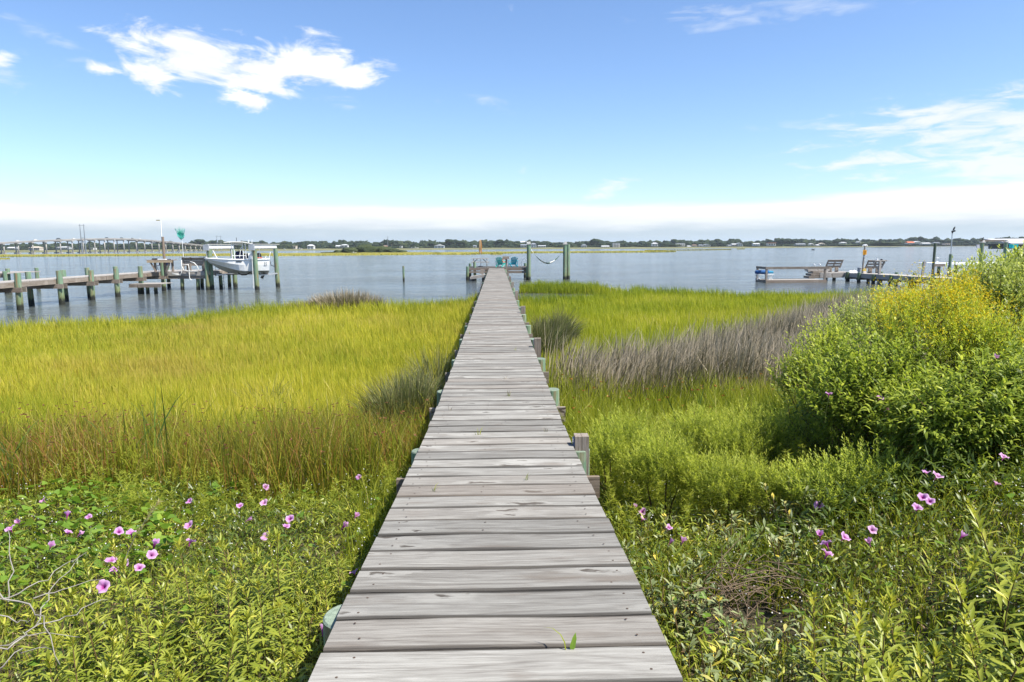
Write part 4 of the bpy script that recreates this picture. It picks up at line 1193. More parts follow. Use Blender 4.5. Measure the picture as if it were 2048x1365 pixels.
tp = N.n('ShaderNodeBsdfTransparent'); mx = N.n('ShaderNodeMixShader', i_0=N.m('MULTIPLY', hol, .75))
N.t.links.new(pb_.outputs[0], mx.inputs[1]); N.t.links.new(tp.outputs[0], mx.inputs[2]); N.t.links.new(mx.outputs[0], out.inputs['Surface'])
MB().add(V, F).build('bag', m_, root)
# boat lift
BY, BA = 49.55, math.radians(21)
bxc = P(475.5, 520, Y=BY).x
LZ = 3.17
lift = thing('boat_lift', (-18.3, 50.3, 0), 'boat lift of four green pilings with white overhead beams', 'boat lift')
LN = [PX(421.5, 49.4, 1.2), PX(511.5, 48.9, 1.2)]; LF = [PX(468, 52.2, 1.2), PX(553, 52.4, 1.2)]
for q in LN + LF: q.z = 0
for q in LN + LF: piling('piling', q.x, q.y, -.6, LZ - .30, .155, lift, lean=(random.uniform(.0, .08), 0), n=16)
for q, w_ in zip(LN, LF):
    d = (w_ - q).normalized()
    MB().bar(q - d * .15 + Vector((0, 0, LZ - .15)), w_ + d * .12 + Vector((0, 0, LZ - .15)), .10, .20).build('lift_beam', WMETAL, lift)
    MB().bar(q - d * .3 + Vector((0, 0, LZ + .04)), w_ + d * .55 + Vector((0, 0, LZ + .03)), .22, .05).build('beam_cover', paint((.36, .36, .34)), lift)
    MB().box(q + Vector((-.10, -.24, LZ - .18)), (.36, .24, .42)).build('motor_housing', GALV, lift)
    MB().tube([q + Vector((-.17, -.1, LZ - .4)), q + Vector((-.17, -.1, .1))], .03, 6).build('guide_pipe', HOSE, lift)
    for t in (.18, .85):
        c_ = q.lerp(w_, t)
        MB().tube([c_ + Vector((.06, 0, LZ - .2)), c_ + Vector((.06, 0, 1.05))], .012, 5).build('cable', GALV, lift)
    MB().bar(q.lerp(w_, .15) + Vector((.06, 0, 1.02)), w_ + Vector((.06, 0, 1.02)), .12, .1).build('cradle_beam', GALV, lift)
for s_ in (-.45, .45):
    d = Vector((math.cos(BA), math.sin(BA), 0)); n_ = Vector((-d.y, d.x, 0)) * s_
    c_ = Vector((bxc, BY, 1.09)) + n_ + d * .5
    MB().bar(c_ - d * 1.3, c_ + d * 1.5, .10, .05).build('bunk', TIMBERX, lift)
root = thing('ladder', tuple(PX(446, 51.9, 0)), 'black boat ladder hanging from the side of the left pier head into the water', 'ladder')
for px in (441.5, 449):
    q = PX(px, 51.6, 0)
    MB().tube([(q.x, 51.6, -.35), (q.x - .05, 51.6, HZ + .35)], .02, 6).build('rail', BLACK, root)
qa, qb = PX(441.5, 51.6, 0), PX(449, 51.6, 0)
for k in range(6): MB().tube([(qa.x, 51.6, .0 + .24 * k), (qb.x, 51.6, .0 + .24 * k)], .016, 6).build('rung', BLACK, root)
# the boat
def bx(px): return bxc + (P(px, 515, Y=BY).x - bxc) * .93
bx0, bx1 = bx(411), bx(539.5)
L = bx1 - bx0; zg = P(470, 518.5, Y=BY).z; zk = 1.14
boat = thing('motorboat', (bx0 + L / 2, BY, zk), 'white centre-console motorboat with a T-top hanging in the boat lift', 'boat')
NS, half = 15, .98
def hull_sec(u):
    """u 0 = bow, 1 = stern: points from keel out to the gunwale"""
    fl = min(1, u / .42)
    wg = half * (1 - (1 - fl) ** 2.2) * (1 - .04 * max(0, u - .5))
    wc = half * .86 * (1 - (1 - min(1, max(0, u - .05) / .55)) ** 1.8)
    zkeel = zk + (zg - zk - .04) * (max(0, 1 - u / .40) ** 1.7)
    zch = zk + .18 + (zg - zk - .26) * (max(0, 1 - u / .55) ** 1.25)
    zch = max(zch, zkeel + .03 * fl)
    zgun = zg - .06 * math.sin(u * math.pi * .8) + .05 * (1 - u) ** 2
    return [(0, zkeel), (wc * .5, zkeel + (zch - zkeel) * .55), (wc, zch), (wc * 1.02, zch + .03), (wg * .97, (zch + zgun) / 2 + .05), (wg, zgun)]
V, F, MI = [], [], []
for i_ in range(NS):
    u = (i_ / (NS - 1)) ** 1.25
    s_ = hull_sec(u)
    x_ = bx0 + u * L
    for sg in (-1, 1):
        for w_, z in s_: V.append((x_ + .10 * (z < zg - .3) * 0 + (zg - z) * .10 * (1 if u < .999 else -.9), BY + sg * w_, z))
for i_ in range(NS - 1):
    for sg in (0, 1):
        for j in range(5):
            a = i_ * 12 + sg * 6 + j
            q = (a, a + 1, a + 13, a + 12)
            F.append(q if sg == 0 else q[::-1]); MI.append(1 if j < 2 else 0)
e = (NS - 1) * 12
F.append(tuple([e + j for j in range(6)] + [e + 6 + j for j in range(5, -1, -1)])); MI.append(0)
mb = MB(); mb.v, mb.f, mb.m = V, F, MI
mb.build('hull', [WHITE, plain('bottom_paint', (.42, .41, .36), .4, .4, var=.15, scale=3)], boat, smooth=False)
for sg in (-1, 1):
    pts = []
    for i_ in range(NS):
        u = (i_ / (NS - 1)) ** 1.25; w_, z = hull_sec(u)[-1]
        pts.append((bx0 + u * L - (.06 if i_ == 0 else 0), BY + sg * (w_ + .01), z + .02))
    MB().tube(pts, .042, 6).build('gunwale', WHITE, boat, smooth=True)
MB().add([(bx0 + L * u, BY + s_ * half * (.9 if u > .3 else .62), zg - .10) for u in (.16, .42, .99) for s_ in (-1, 1)], [(0, 1, 3, 2), (2, 3, 5, 4)]).build('deck', WHITE, boat)
cz = zg + .02
MB().prism([(bx(469) - .0, cz - .2), (bx(487), cz - .2), (bx(486), cz + .58), (bx(472), cz + .50)], BY - .38, BY + .38).build('console', NAVY, boat)
MB().box((bx(476), BY, cz + .75), (.03, .66, .36), rot=Matrix.Rotation(-.35, 3, 'Y')).build('windscreen', GLASS, boat)
MB().box((bx(495), BY, cz + .18), (.42, .7, .36)).build('helm_seat', NAVY, boat)
MB().box((bx(501.5), BY - .25, cz + .17), (.34, .5, .42)).build('cooler', WHITE, boat)
zt0 = P(480, 483, Y=BY).z
MB().prism([(bx(449), zt0 - .08), (bx(462), zt0 - .0), (bx(487), zt0 - .02), (bx(507), zt0 - .16), (bx(506), zt0 - .20), (bx(486), zt0 - .08), (bx(463), zt0 - .07), (bx(450), zt0 - .11)][::-1], BY - .82, BY + .82).build('canvas_top', paint((.72, .71, .66)), boat)
MB().prism([(bx(464), zt0 - .24), (bx(487), zt0 - .24), (bx(487), zt0 - .06), (bx(464), zt0 - .06)][::-1], BY - .55, BY + .4).build('overhead_box', paint((.66, .64, .58)), boat)
for xa, xb in ((464, 464.5), (470, 468), (487, 486), (492, 492)):
    for s_ in (-.55, .55):
        MB().tube([(bx(xa), BY + s_, cz - .1), (bx(xb), BY + s_, zt0 - .08)], .024, 6).build('top_leg', WMETAL, boat)
for s_ in (-.55, .55):
    MB().tube([(bx(464), BY + s_, cz + .22), (bx(492), BY + s_, cz + .22)], .02, 6).build('side_rail', WMETAL, boat)
    MB().tube([(bx(479), BY + s_, cz + .1), (bx(482), BY + s_, zt0 - .55), (bx(486), BY + s_, zt0 - .35)], .02, 6).build('brace', WMETAL, boat)
MB().tube([(bx(475), BY - .2, zt0 - .05), (bx(475), BY - .2, zt0 + .26)], .018, 6).build('antenna', BLACK, boat)
for k, px in enumerate((499, 506)): MB().tube([(bx(px), BY - .5 + .6 * k, zt0 - .16), (bx(px) + .02, BY - .5 + .6 * k, zt0 + .12)], .018, 5).build('rod_holder', WMETAL, boat)
MB().prism([(bx(513), cz - .06), (bx(524.5), cz - .10), (bx(523.5), cz + .30), (bx(520), cz + .42), (bx(514), cz + .36)], BY - .22, BY + .22).build('outboard_motor', BLACK, boat)
MB().box((bx(519.5), BY, cz + .06), (.36, .452, .06)).build('cowling_stripe', paint((.55, .16, .12)), boat)
MB().prism([(bx(528), zk + .2), (bx(533), zk + .2), (bx(525), zk - .42), (bx(519), zk - .36)], BY - .06, BY + .06).build('motor_leg', BLACK, boat)
for k in range(3):
    a = k * 2.094
    MB().box((bx(524), BY + .12 * math.cos(a), zk - .30 + .12 * math.sin(a)), (.03, .11, .11), rot=Matrix.Rotation(.5, 3, 'X')).build('propeller_blade', GALV, boat)
for px, h in ((529, .22), (538, .5)): MB().tube([(bx(px), BY - .7, zg - .05), (bx(px + 4), BY - .7, zg + h)], .022, 5).build('stern_rod', WMETAL, boat)
MB().tube([(bx(435), BY - .5, cz), (bx(427), BY - .5, cz + .62)], .03, 6).build('bow_rod', WMETAL, boat)
for k in range(7): MB().box((bx(472) + .055 * k, BY - half * 1.012, zg - .16 + .004 * (k % 2)), (.036, .02, .075)).build('registration_mark', BLACK, boat)
for k in range(4): MB().box((bx(528.5) + .11 * (k % 2), BY - half * .97, zg - .28 - .14 * (k // 2)), (.06, .02, .05)).build('hull_fitting', BLACK, boat)
MB().tube([(bx(540), BY, zg - .1), (bx(544), BY + .4, zg - .5), (bx(553), BY + 1.4, 1.55)], .025, 6).build('mooring_line', BLACK, boat)
MB().tube([(bx(474), BY - .45, zk + .06), (bx(481), BY - .5, zk - .10), (bx(490), BY - .5, zk - .10), (bx(500), BY - .45, zk + .1)], .035, 6).build('lifting_strap', BLACK, boat)
boat.rotation_euler = (0, 0, BA)
# odd piles and the corner of another dock at the left rim
mooring(77, 52, 1.55, .13, 'pale green piling standing alone beyond the left pier', cap=False, name='water_stake', group='stakes standing alone in the water')
root = thing('dock_platform', tuple(PX(8, 47, 1.2)), 'corner of another weathered dock cut off at the left rim', 'dock')
a, b_ = PX(-60, 47.5, 0), PX(16, 46.5, 0)
z0 = P(10, 546, Y=46.5).z
MB().box(((a.x + b_.x) / 2, 48.3, z0 - .05), (b_.x - a.x, 3.4, .06)).build('deck', GREYX, root)
MB().bar((a.x, 46.58, z0 - .2), (b_.x, 46.58, z0 - .2), .06, .26).build('rim_beam', TIMBERX, root)
for px, y_, t in ((14, 46.5, .1), (20, 47.4, .25), (-30, 46.6, .1)):
    q = PX(px, y_, 0); piling('piling', q.x, y_, -.6, z0 + t, .13, root)

# ------------------------------------------------------------------ docks on the right
FZ = .17
a, b_ = PX(1531, 54.0, 0), PX(1650, 54.2, 0)
c_ = PX(1503, 56.0, 0); c_.x = a.x + .05
root = thing('floating_dock', ((a.x + b_.x) / 2, 55, FZ), 'low floating dock with a single timber handrail at the right', 'floating dock')
y_ = 54.06
while y_ < 55.95:
    MB().box(((a.x + b_.x) / 2, y_, FZ - .02), (b_.x - a.x, .14, .04)).build('plank', GREYX, root); y_ += .15
for yy in (53.95, 56.05): MB().bar((a.x, yy, FZ - .08), (b_.x, yy, FZ - .08), .06, .22).build('rim_beam', TIMBERX, root)
MB().bar((a.x, 53.95, FZ - .08), (a.x, 56.05, FZ - .08), .06, .22).build('rim_beam', TIMBER, root)
RZ = 1.13
for x_, yy in ((a.x + .06, 54.05), (a.x + .06, 55.95), (b_.x - .12, 54.05)):
    MB().box((x_, yy, (FZ - .3 + RZ) / 2), (.14, .14, RZ - FZ + .3)).build('rail_post', TIMBERZ, root)
MB().bar((a.x - .05, 54.0, RZ + .02), (b_.x + .15, 54.0, RZ + .02), .09, .19).build('handrail', TIMBERX, root)
MB().bar((a.x + .03, 54.1, RZ + .02), (a.x + .03, 56.1, RZ + .02), .09, .19).build('handrail', TIMBER, root)
for x_ in (a.x + .8, (a.x + b_.x) / 2, b_.x - .8): MB().box((x_, 55, -.02), (.9, 1.6, .3)).build('pontoon', BLACK, root)
q = PX(1526, 55.2, FZ)
root = thing('folding_table', tuple(q), 'small white folding table at the left end of the floating dock', 'table')
MB().box(q + Vector((.1, 0, .44)), (1.35, .6, .04)).build('table_top', WMETAL, root)
for s_ in (-.45, .55):
    for t in (-1, 1): MB().tube([q + Vector((s_ - .14, t * .22, 0)), q + Vector((s_ + .14, t * .22, .42))], .02, 5).build('leg', WMETAL, root)
    for t in (-1, 1): MB().tube([q + Vector((s_ + .14, t * .22, 0)), q + Vector((s_ - .14, t * .22, .42))], .02, 5).build('leg', WMETAL, root)
root = thing('inflatable_tube', tuple(q + Vector((-.1, 0, .46))), 'blue inflatable tube with a pale strap lying on the white folding table', 'inflatable')
ring = [q + Vector((-.1 + .46 * math.cos(t), .20 * math.sin(t), .62)) for t in np.linspace(0, 2 * math.pi, 21)]
MB().tube(ring, .15, 10, cap=False).build('tube', paint((.02, .09, .25)), root, smooth=True)
MB().box(q + Vector((.1, -.34, .62)), (.05, .06, .30)).build('strap', WMETAL, root)
MB().tube([q + Vector((.1, -.1, .62)), q + Vector((.75, -.1, .60))], [.13, .10], 8).build('end_cap', paint((.03, .22, .36)), root)
# the pier on the right
RX0, RX1 = 28.75, 30.35
def rz(y_): return float(np.interp(y_, [36, 45, 52, 57], [.92, .80, .72, .66]))
pier = thing('pier', (29.5, 50, .7), 'pale plank pier on squat pilings at the right, half hidden by the shrubs', 'pier')
mb = MB(); y_ = 36.0
while y_ < 57.4:
    mb.box(((RX0 + RX1) / 2 + random.uniform(-.02, .02), y_, rz(y_) - .02), (RX1 - RX0, .138, .038)); y_ += .147
mb.build('deck_board', GREYX, pier)['kind'] = 'stuff'
RPY = [37.2, 39.6, 42, 44.4, 46.8, 49.2, 51.5, 53.6, 55.4]
for s0, s1 in zip([36.0] + RPY, RPY + [57.4]):
    for x_ in (RX0 + .03, RX1 - .03): MB().bar((x_, s0 + .13, rz(s0) - .2), (x_, s1 - .13, rz(s1) - .2), .05, .30).build('stringer', GREYY, pier)
for y_ in RPY:
    piling('piling', RX0 - .08, y_, -.6, rz(y_) + random.uniform(-.02, .10), .13, pier)
    piling('piling', RX1 + .08, y_, -.6, rz(y_) + random.uniform(.08, .18), .13, pier)
    MB().bar((RX0 - .2, y_ + .16, rz(y_) - .42), (RX1 + .2, y_ + .16, rz(y_) - .42), .05, .18).build('cross_beam', TIMBERX, pier)
qa, qb = PX(1648, 56.2, 0), PX(1690, 56.2, 0)
head = thing('dock_platform', ((qa.x + qb.x) / 2, 57, .66), 'weathered head platform of the right pier with patches of rust', 'dock')
y_ = 56.2; mb = MB()
while y_ < 59.2: mb.box(((qa.x + RX1) / 2 - .2, y_, .64), (RX1 - qa.x, .14, .038)); y_ += .15
mb.build('deck_board', GREYX, head)['kind'] = 'stuff'
MB().bar((qa.x - .4, 56.1, .44), (RX0, 56.1, .44), .06, .36).build('rim_beam', GREYX, head)
for x_ in (qa.x + .2, (qa.x + qb.x) / 2, qb.x + .3): piling('piling', x_, 56.3, -.6, .6, .13, head)
q0 = PX(1613, 56.5, 0)
root = thing('step_platform', tuple((q0 + qa) / 2 + Vector((0, 0, .3))), 'dark stepped timber landing between the floating dock and the right pier', 'steps')
for k in range(3): MB().box(((q0.x + qa.x) / 2 + .18 * k, 56.6 + .25 * k, .30 + .20 * k), (qa.x - q0.x - .2 * k, 1.0, .17)).build('step', TIMBERX, root)
q = PX(1630, 57.6, .8)
root = thing('ladder', tuple(q), 'pair of curved steel ladder handles behind the stepped landing', 'ladder')
for px in (1626, 1637):
    q = PX(px, 57.6, 0)
    MB().tube([(q.x - .12, 57.6, .75), (q.x - .10, 57.6, 1.25), (q.x, 57.6, 1.38), (q.x + .12, 57.6, 1.25), (q.x + .14, 57.6, 1.0)], .03, 6).build('handle', ALU, root, smooth=True)
MB().bar((PX(1626, 57.6, 0).x, 57.6, .78), (PX(1637, 57.6, 0).x, 57.6, .78), .06, .05).build('tread', ALU, root)
q = PX(1634, 57.2, 0)
root = thing('log_pile', (q.x, 57.4, .7), 'weathered driftwood beams stacked on the stepped landing', 'timber')
for k in range(3): MB().bar((q.x - .9, 57.1 + .25 * k, .82 + .04 * k), (q.x + 1.0, 57.25 + .2 * k, .84 + .03 * k), .2, .2).build('beam', GREYX, root)
def slat_bench(x0, x1, Y, z, label):
    a, b_ = PX(x0, Y, 0), PX(x1, Y, 0); w_ = b_.x - a.x; cx_ = (a.x + b_.x) / 2
    root = thing('bench', (cx_, Y, z), label, 'bench', 'slatted benches on the right pier')
    def bp_(u, h): return Vector((cx_ + u * w_ * .44 + .16 * (h - .5), Y + .25 - .38 * h, z + h))
    for h in (.50, .72, .94): MB().bar(bp_(-1, h), bp_(1, h), .035, .135).build('back_slat', TIMBERX, root)
    MB().bar(bp_(-1.05, 1.03), bp_(1.05, 1.03), .12, .04).build('top_rail', TIMBERX, root)
    for u in (-.95, 0, .95): MB().bar(bp_(u, .36) + Vector((0, .04, 0)), bp_(u, 1.02) + Vector((0, .04, 0)), .10, .05, up=(0, 1, 0)).build('back_post', TIMBERZ, root)
    for k in range(3): MB().bar((cx_ - w_ * .42, Y + .34 + .15 * k, z + .40), (cx_ + w_ * .42, Y + .34 + .15 * k, z + .40), .14, .035).build('seat_board', TIMBERX, root)
    for u in (-.25, .62): MB().box((cx_ + u * w_ * .44, Y + .3, z + .19), (.26, .12, .40)).build('leg', TIMBERZ, root)
slat_bench(1649, 1683, 57.2, .66, 'brown slatted bench leaning back beside the stepped landing')
slat_bench(1728, 1766, 53.8, rz(53.8), 'brown slatted bench behind the braced stand near the yellow sign')
q = PX(1723, 54.3, 0)
zl = P(1729, 491, Y=54.3).z
root = thing('lamp_post', (q.x, 54.3, rz(54)), 'leaning wooden lamp post with a white twin lamp and a yellow sign', 'lamp')
tp_ = P(1730, 492, Y=54.3)
MB().tube([(q.x, 54.3, rz(54) - .2), tuple(tp_)], .075, 8).build('post', GREYZ, root)
for s_ in (-1, 1): MB().tube([tp_ + Vector((0, 0, .02)), tp_ + Vector((s_ * .12, 0, .05)), tp_ + Vector((s_ * .2, 0, -.03))], [.05, .06, .04], 8).build('lamp_head', WMETAL, root)
MB().tube([tp_, tp_ + Vector((0, 0, .14))], [.05, .03], 8).build('finial', WMETAL, root)
sg_ = P(1729.5, 505.3, Y=54.2)
SGN = plain('orange_yellow_sign', (.72, .33, .005), .5, .3, var=.05)
pl = MB().box(sg_, (.29, .03, .37)).build('sign_board', SGN, root)
for k, w_ in enumerate((.18, .22, .14, .2, .12)):
    MB().box(sg_ + Vector((random.uniform(-.02, .02), -.018, .12 - .06 * k)), (w_, .008, .022)).build('lettering', paint((.30, .10, .01)), pl)
MB().box(P(1728.5, 514, Y=54.2), (.12, .1, .12)).build('switch_box', GALV, root)
q = PX(1718.5, 54.2, rz(54))
root = thing('bucket', tuple(q), 'grey plastic bin standing left of the lamp post', 'bin')
MB().tube([q, q + Vector((0, 0, .42))], [.14, .16], 14).build('body', paint((.30, .32, .34)), root)
MB().tube([q + Vector((0, 0, .42)), q + Vector((0, 0, .46))], [.175, .17], 14).build('lid', paint((.40, .42, .44)), root)
q = PX(1728.5, 53.6, rz(53.6))
root = thing('fuel_can', tuple(q), 'yellow and white plastic can at the foot of the lamp post', 'can')
MB().box(q + Vector((0, 0, .10)), (.22, .16, .2)).build('base', paint((.66, .58, .48)), root)
MB().box(q + Vector((-.02, 0, .26)), (.26, .16, .12)).build('body', paint((.62, .42, .05)), root)
MB().tube([q + Vector((-.1, 0, .32)), q + Vector((-.08, 0, .40)), q + Vector((.05, 0, .40)), q + Vector((.08, 0, .32))], .02, 5).build('handle', paint((.62, .42, .05)), root)
V, F = [], []
a, b_ = PX(1694, 55.6, 0), PX(1714, 55.6, 0)
for i_ in range(13):
    for j in range(7):
        u, w_ = i_ / 12, j / 6
        h = .22 * math.sin(math.pi * w_) * (math.sin(math.pi * u) ** .5) * (.6 + .5 * math.sin(u * 7) ** 2)
        V.append((a.x + (b_.x - a.x) * u, 55.2 + .7 * w_, rz(55.5) + .01 + h))
for i_ in range(12):
    for j in range(6): F.append((i_ * 7 + j, i_ * 7 + j + 1, i_ * 7 + j + 8, i_ * 7 + j + 7))
o = MB().add(V, F).build('tarpaulin', paint((.72, .72, .72)), None, smooth=True, org=(a.x, 55.5, rz(55.5)))
tag(o, 'crumpled white tarpaulin heaped on the right pier beside the grey bin', 'tarpaulin')
a = PX(1757, 51.4, 0); b_ = PX(1767, 51.4, 0)
root = thing('fish_table', (a.x, 51.4, rz(51.4)), 'narrow braced wooden stand with a flat top on the right pier', 'table')
zt = P(1757, 522, Y=51.4).z
MB().box((a.x, 51.4, (zt - .3) / 2), (.15, .15, zt + .25)).build('post', GREYZ, root)
MB().box((a.x + .1, 51.6, zt), (1.0, .5, .05)).build('table_top', GREYX, root)
MB().bar((a.x, 51.5, zt - .75), (a.x - .42, 51.6, zt - .06), .06, .07).build('brace', GREYZ, root)
MB().bar((a.x, 51.5, zt - .95), (a.x + .5, 51.6, zt - .06), .06, .07).build('brace', GREYZ, root)
MB().tube([(a.x - .2, 51.5, zt + .03), (a.x - .2, 51.5, zt + .16)], .09, 8).build('bowl', WMETAL, root)
MB().box((a.x + .15, 51.5, zt + .08), (.12, .1, .1)).build('tap', BLACK, root)
q = PX(1842, 47.6, 0); zt = P(1844, 523.5, Y=47.6).z
root = thing('pier_post', (q.x, 47.6, 0), 'slim grey wooden post with a metal fitting standing up from the right pier', 'post')
MB().bar((q.x, 47.6, .3), (q.x + .1, 47.6, zt), .13, .13).build('post', GREYZ, root)
MB().box((q.x + .19, 47.6, zt - .1), (.1, .1, .14)).build('fitting', GALV, root)
mooring(1864, 52, P(1866, 487, Y=52).z, .095, 'tall dark green mooring post right of the slim grey post', cap=False, m_=PILD, group='tall posts at the right docks')
# the next dock, mostly behind the shrubs
def bk(px, row, Y=66): return P(px, row, Y=Y)
a, b_ = PX(1868, 66, 0), PX(2060, 66, 0)
zd = bk(1890, 528).z
root = thing('dock_platform', ((a.x + b_.x) / 2, 67, zd), 'white-edged raised dock mostly hidden behind the silver-green bush', 'dock')
MB().box(((a.x + b_.x) / 2, 67.6, zd + .02), (b_.x - a.x, 3.2, .05)).build('deck', WMETAL, root)
MB().bar((a.x, 65.98, zd - .14), (a.x + 1.0, 65.98, zd - .14), .06, .26).build('rim_beam', TIMBERX, root)
MB().bar((a.x + 1.0, 65.98, zd - .08), (b_.x, 65.98, zd - .08), .06, .12).build('rim_beam', WMETAL, root)
for px in (1878, 1912, 1960, 2010): q = PX(px, 66.1, 0); piling('piling', q.x, 66.2, -.6, zd - .05, .14, root)
q = PX(1872, 66.3, zd)
root = thing('ladder', tuple(q), 'grey metal step ladder frame standing up from the white-edged dock', 'ladder')
for dx in (0, .26): 
    MB().tube([q + Vector((dx, 0, -.1)), q + Vector((dx, 0, .58)), q + Vector((dx + .06, .5, .62)), q + Vector((dx + .06, .5, -.1))], .02, 5).build('handle', GALV, root)
for k in range(2): MB().tube([q + Vector((0, 0, .2 + .36 * k)), q + Vector((.26, 0, .2 + .36 * k))], .02, 5).build('rung', GALV, root)
mooring(1898, 66, bk(1898, 509).z, .14, 'short dark green post at the foot of the tall lamp mast', cap=False, group='tall posts at the right docks')
q = PX(1899, 66, 0); tp_ = bk(1904.5, 467)
root = thing('lamp_mast', (q.x, 66, zd), 'tall thin grey lamp mast with a dark lamp head at the right', 'lamp')
MB().tube([(q.x, 66, 0), tuple(tp_)], [.06, .045], 8).build('mast', GALV, root)
MB().tube([tp_, tp_ + Vector((.02, 0, .14))], .07, 8).build('collar', BLACK, root)
MB().box(tp_ + Vector((.10, 0, .20)), (.28, .2, .14), rot=Matrix.Rotation(-.3, 3, 'Y')).build('lamp_head', BLACK, root)
def bird(p_, s_, label):
    root = thing('perched_bird', tuple(p_), label, 'bird', 'dark birds perched on the right docks')
    mb = MB().tube([p_ + Vector((-.10, 0, .02)) * s_, p_ + Vector((-.02, 0, .10)) * s_, p_ + Vector((.03, 0, .20)) * s_, p_ + Vector((.06, 0, .29)) * s_, p_ + Vector((.10, 0, .33)) * s_, p_ + Vector((.17, 0, .33)) * s_],
                   [.015 * s_, .07 * s_, .085 * s_, .045 * s_, .05 * s_, .008 * s_], 10)
    mb.build('body', BLACK, root, smooth=True)
bird(tp_ + Vector((.12, 0, .27)), 1.0, 'dark bird perched on the head of the tall lamp mast')
q = PX(1957.5, 66, 0); zt = bk(1960, 485.5).z
mm, pq = mooring(1959, 66, zt, .17, 'dark post carrying the left end of the brown beam above the bush', group='tall posts at the right docks')
bird(Vector((pq.x, 66, zt + .22)), .8, 'small dark bird perched on the post above the silver-green bush')
root = thing('meter_box', tuple(P(1955.5, 494, Y=65.7)), 'small grey electric box fixed to the post above the bush', 'box')
MB().box(P(1955.5, 493, Y=65.7), (.24, .14, .32)).build('case', paint((.48, .48, .52)), root)
MB().tube([P(1955.5, 497, Y=65.7), P(1957, 505, Y=65.7)], .03, 6).build('conduit', GALV, root)
mooring(2006, 66, bk(2006, 485).z, .16, 'dark post carrying the right end of the brown beam above the bush', group='tall posts at the right docks')
a, b_ = bk(1960, 483.8), bk(2008, 483.3)
root = thing('lift_beam', tuple((a + b_) / 2), 'long brown overhead beam resting on two posts above the bush', 'beam')
MB().bar(a + Vector((0, 0, .08)), b_ + Vector((0, 0, .08)), .2, .16).build('beam', TIMBERX, root)
a, b_ = bk(2023, 497, 75), bk(2130, 497, 75); zt = bk(2040, 480, 75).z
root = thing('boathouse', ((a.x + b_.x) / 2, 76, 0), 'grey-roofed boathouse cut off at the right rim above the bush', 'boathouse')
for px in (2026, 2060, 2100): q = PX(px, 75.2, 0); MB().box((q.x, 75.2, zt / 2 - .4), (.2, .2, zt + .2)).build('post', TIMBERZ, root)
MB().add([(a.x - .3, 74.8, zt - .35), (b_.x, 74.8, zt - .35), (b_.x, 79, zt + .15), (a.x - .3, 79, zt + .15), (a.x - .3, 74.8, zt - .5), (b_.x, 74.8, zt - .5), (b_.x, 79, zt), (a.x - .3, 79, zt)], [(0, 1, 2, 3), (4, 7, 6, 5), (0, 4, 5, 1), (0, 3, 7, 4), (3, 2, 6, 7)]).build('roof', paint((.46, .46, .47)), root)
MB().box(((a.x + b_.x) / 2, 78.6, zt - .75), (b_.x - a.x, .1, .55)).build('wall', paint((.22, .23, .25)), root)
q = P(2027, 493.2, Y=66.5)
root = thing('storage_box', tuple(q), 'bright turquoise box on the hidden dock at the right rim', 'box')
MB().box(q, (.55, .5, .36)).build('body', paint((.01, .42, .46)), root)
MB().box(q + Vector((0, 0, .2)), (.6, .54, .05)).build('lid', paint((.01, .50, .54)), root)
MB().tube([q + Vector((0, 0, -.2)), q + Vector((0, 0, -2))], .06, 6).build('stand', GALV, root)
# ------------------------------------------------------------------ plants
CORD = leafmat('cordgrass', [(0, (.17, .195, .014)), (.35, (.27, .265, .024)), (.7, (.36, .33, .034)), (.92, (.44, .37, .06)), (1, (.46, .39, .15))],
               transl=.45, patch=((.42, .335, .075), .50, .72), tscale=.16, tgain=1.38, gain=1.42)
CORDR = leafmat('green_cordgrass', [(0, (.13, .17, .012)), (.35, (.215, .24, .015)), (.7, (.295, .295, .02)), (.92, (.37, .34, .05)), (1, (.42, .36, .12))],
               transl=.45, patch=((.36, .33, .05), .58, .80), tscale=.13, tgain=1.35, gain=1.36)
CORDT = leafmat('tall_cordgrass', [(0, (.10, .15, .012)), (.5, (.19, .23, .015)), (1, (.28, .29, .025))], transl=.42, tgain=1.3)
RUSH = leafmat('needle_rush', [(0, (.05, .048, .02)), (.4, (.125, .108, .055)), (.75, (.25, .205, .135)), (1, (.38, .32, .23))], transl=.15,
               tipc=(.42, .352, .258), tip0=.6, rough=.6)
RUSHG = leafmat('green_rush', [(0, (.045, .06, .018)), (.5, (.09, .105, .03)), (1, (.19, .18, .075))], transl=.15, tipc=(.19, .17, .075), tip0=.8)
GREENB = leafmat('bright_grass', [(0, (.075, .105, .010)), (.45, (.18, .21, .016)), (.85, (.30, .30, .03)), (1, (.42, .36, .13))], transl=.45, tgain=1.35)
SEDGE = leafmat('sedge', [(0, (.055, .07, .012)), (.35, (.14, .155, .017)), (.55, (.25, .235, .022)), (.72, (.23, .115, .032)), (.88, (.26, .125, .04)), (1, (.38, .27, .11))], transl=.4)
SEED = leafmat('brown_seed_head', [(0, (.09, .035, .018)), (.6, (.17, .07, .03)), (1, (.28, .14, .06))], transl=.2)
SEEDO = leafmat('orange_seed_head', [(0, (.16, .06, .012)), (1, (.33, .15, .03))], transl=.2)
LOWG = leafmat('ground_leaf', [(0, (.04, .062, .008)), (.4, (.11, .15, .015)), (.75, (.24, .27, .026)), (1, (.40, .38, .06))], transl=.36, tgain=1.3, rough=.42, spec=.4)
VINE = leafmat('vine_leaf', [(0, (.075, .15, .014)), (.5, (.14, .235, .026)), (1, (.23, .32, .045))], transl=.45, tgain=1.3, rough=.45, spec=.35)
GOLD = leafmat('goldenrod_leaf', [(0, (.10, .135, .014)), (.45, (.20, .235, .028)), (.8, (.31, .33, .05)), (1, (.46, .42, .07))], transl=.36, tgain=1.3, rough=.42, spec=.4)
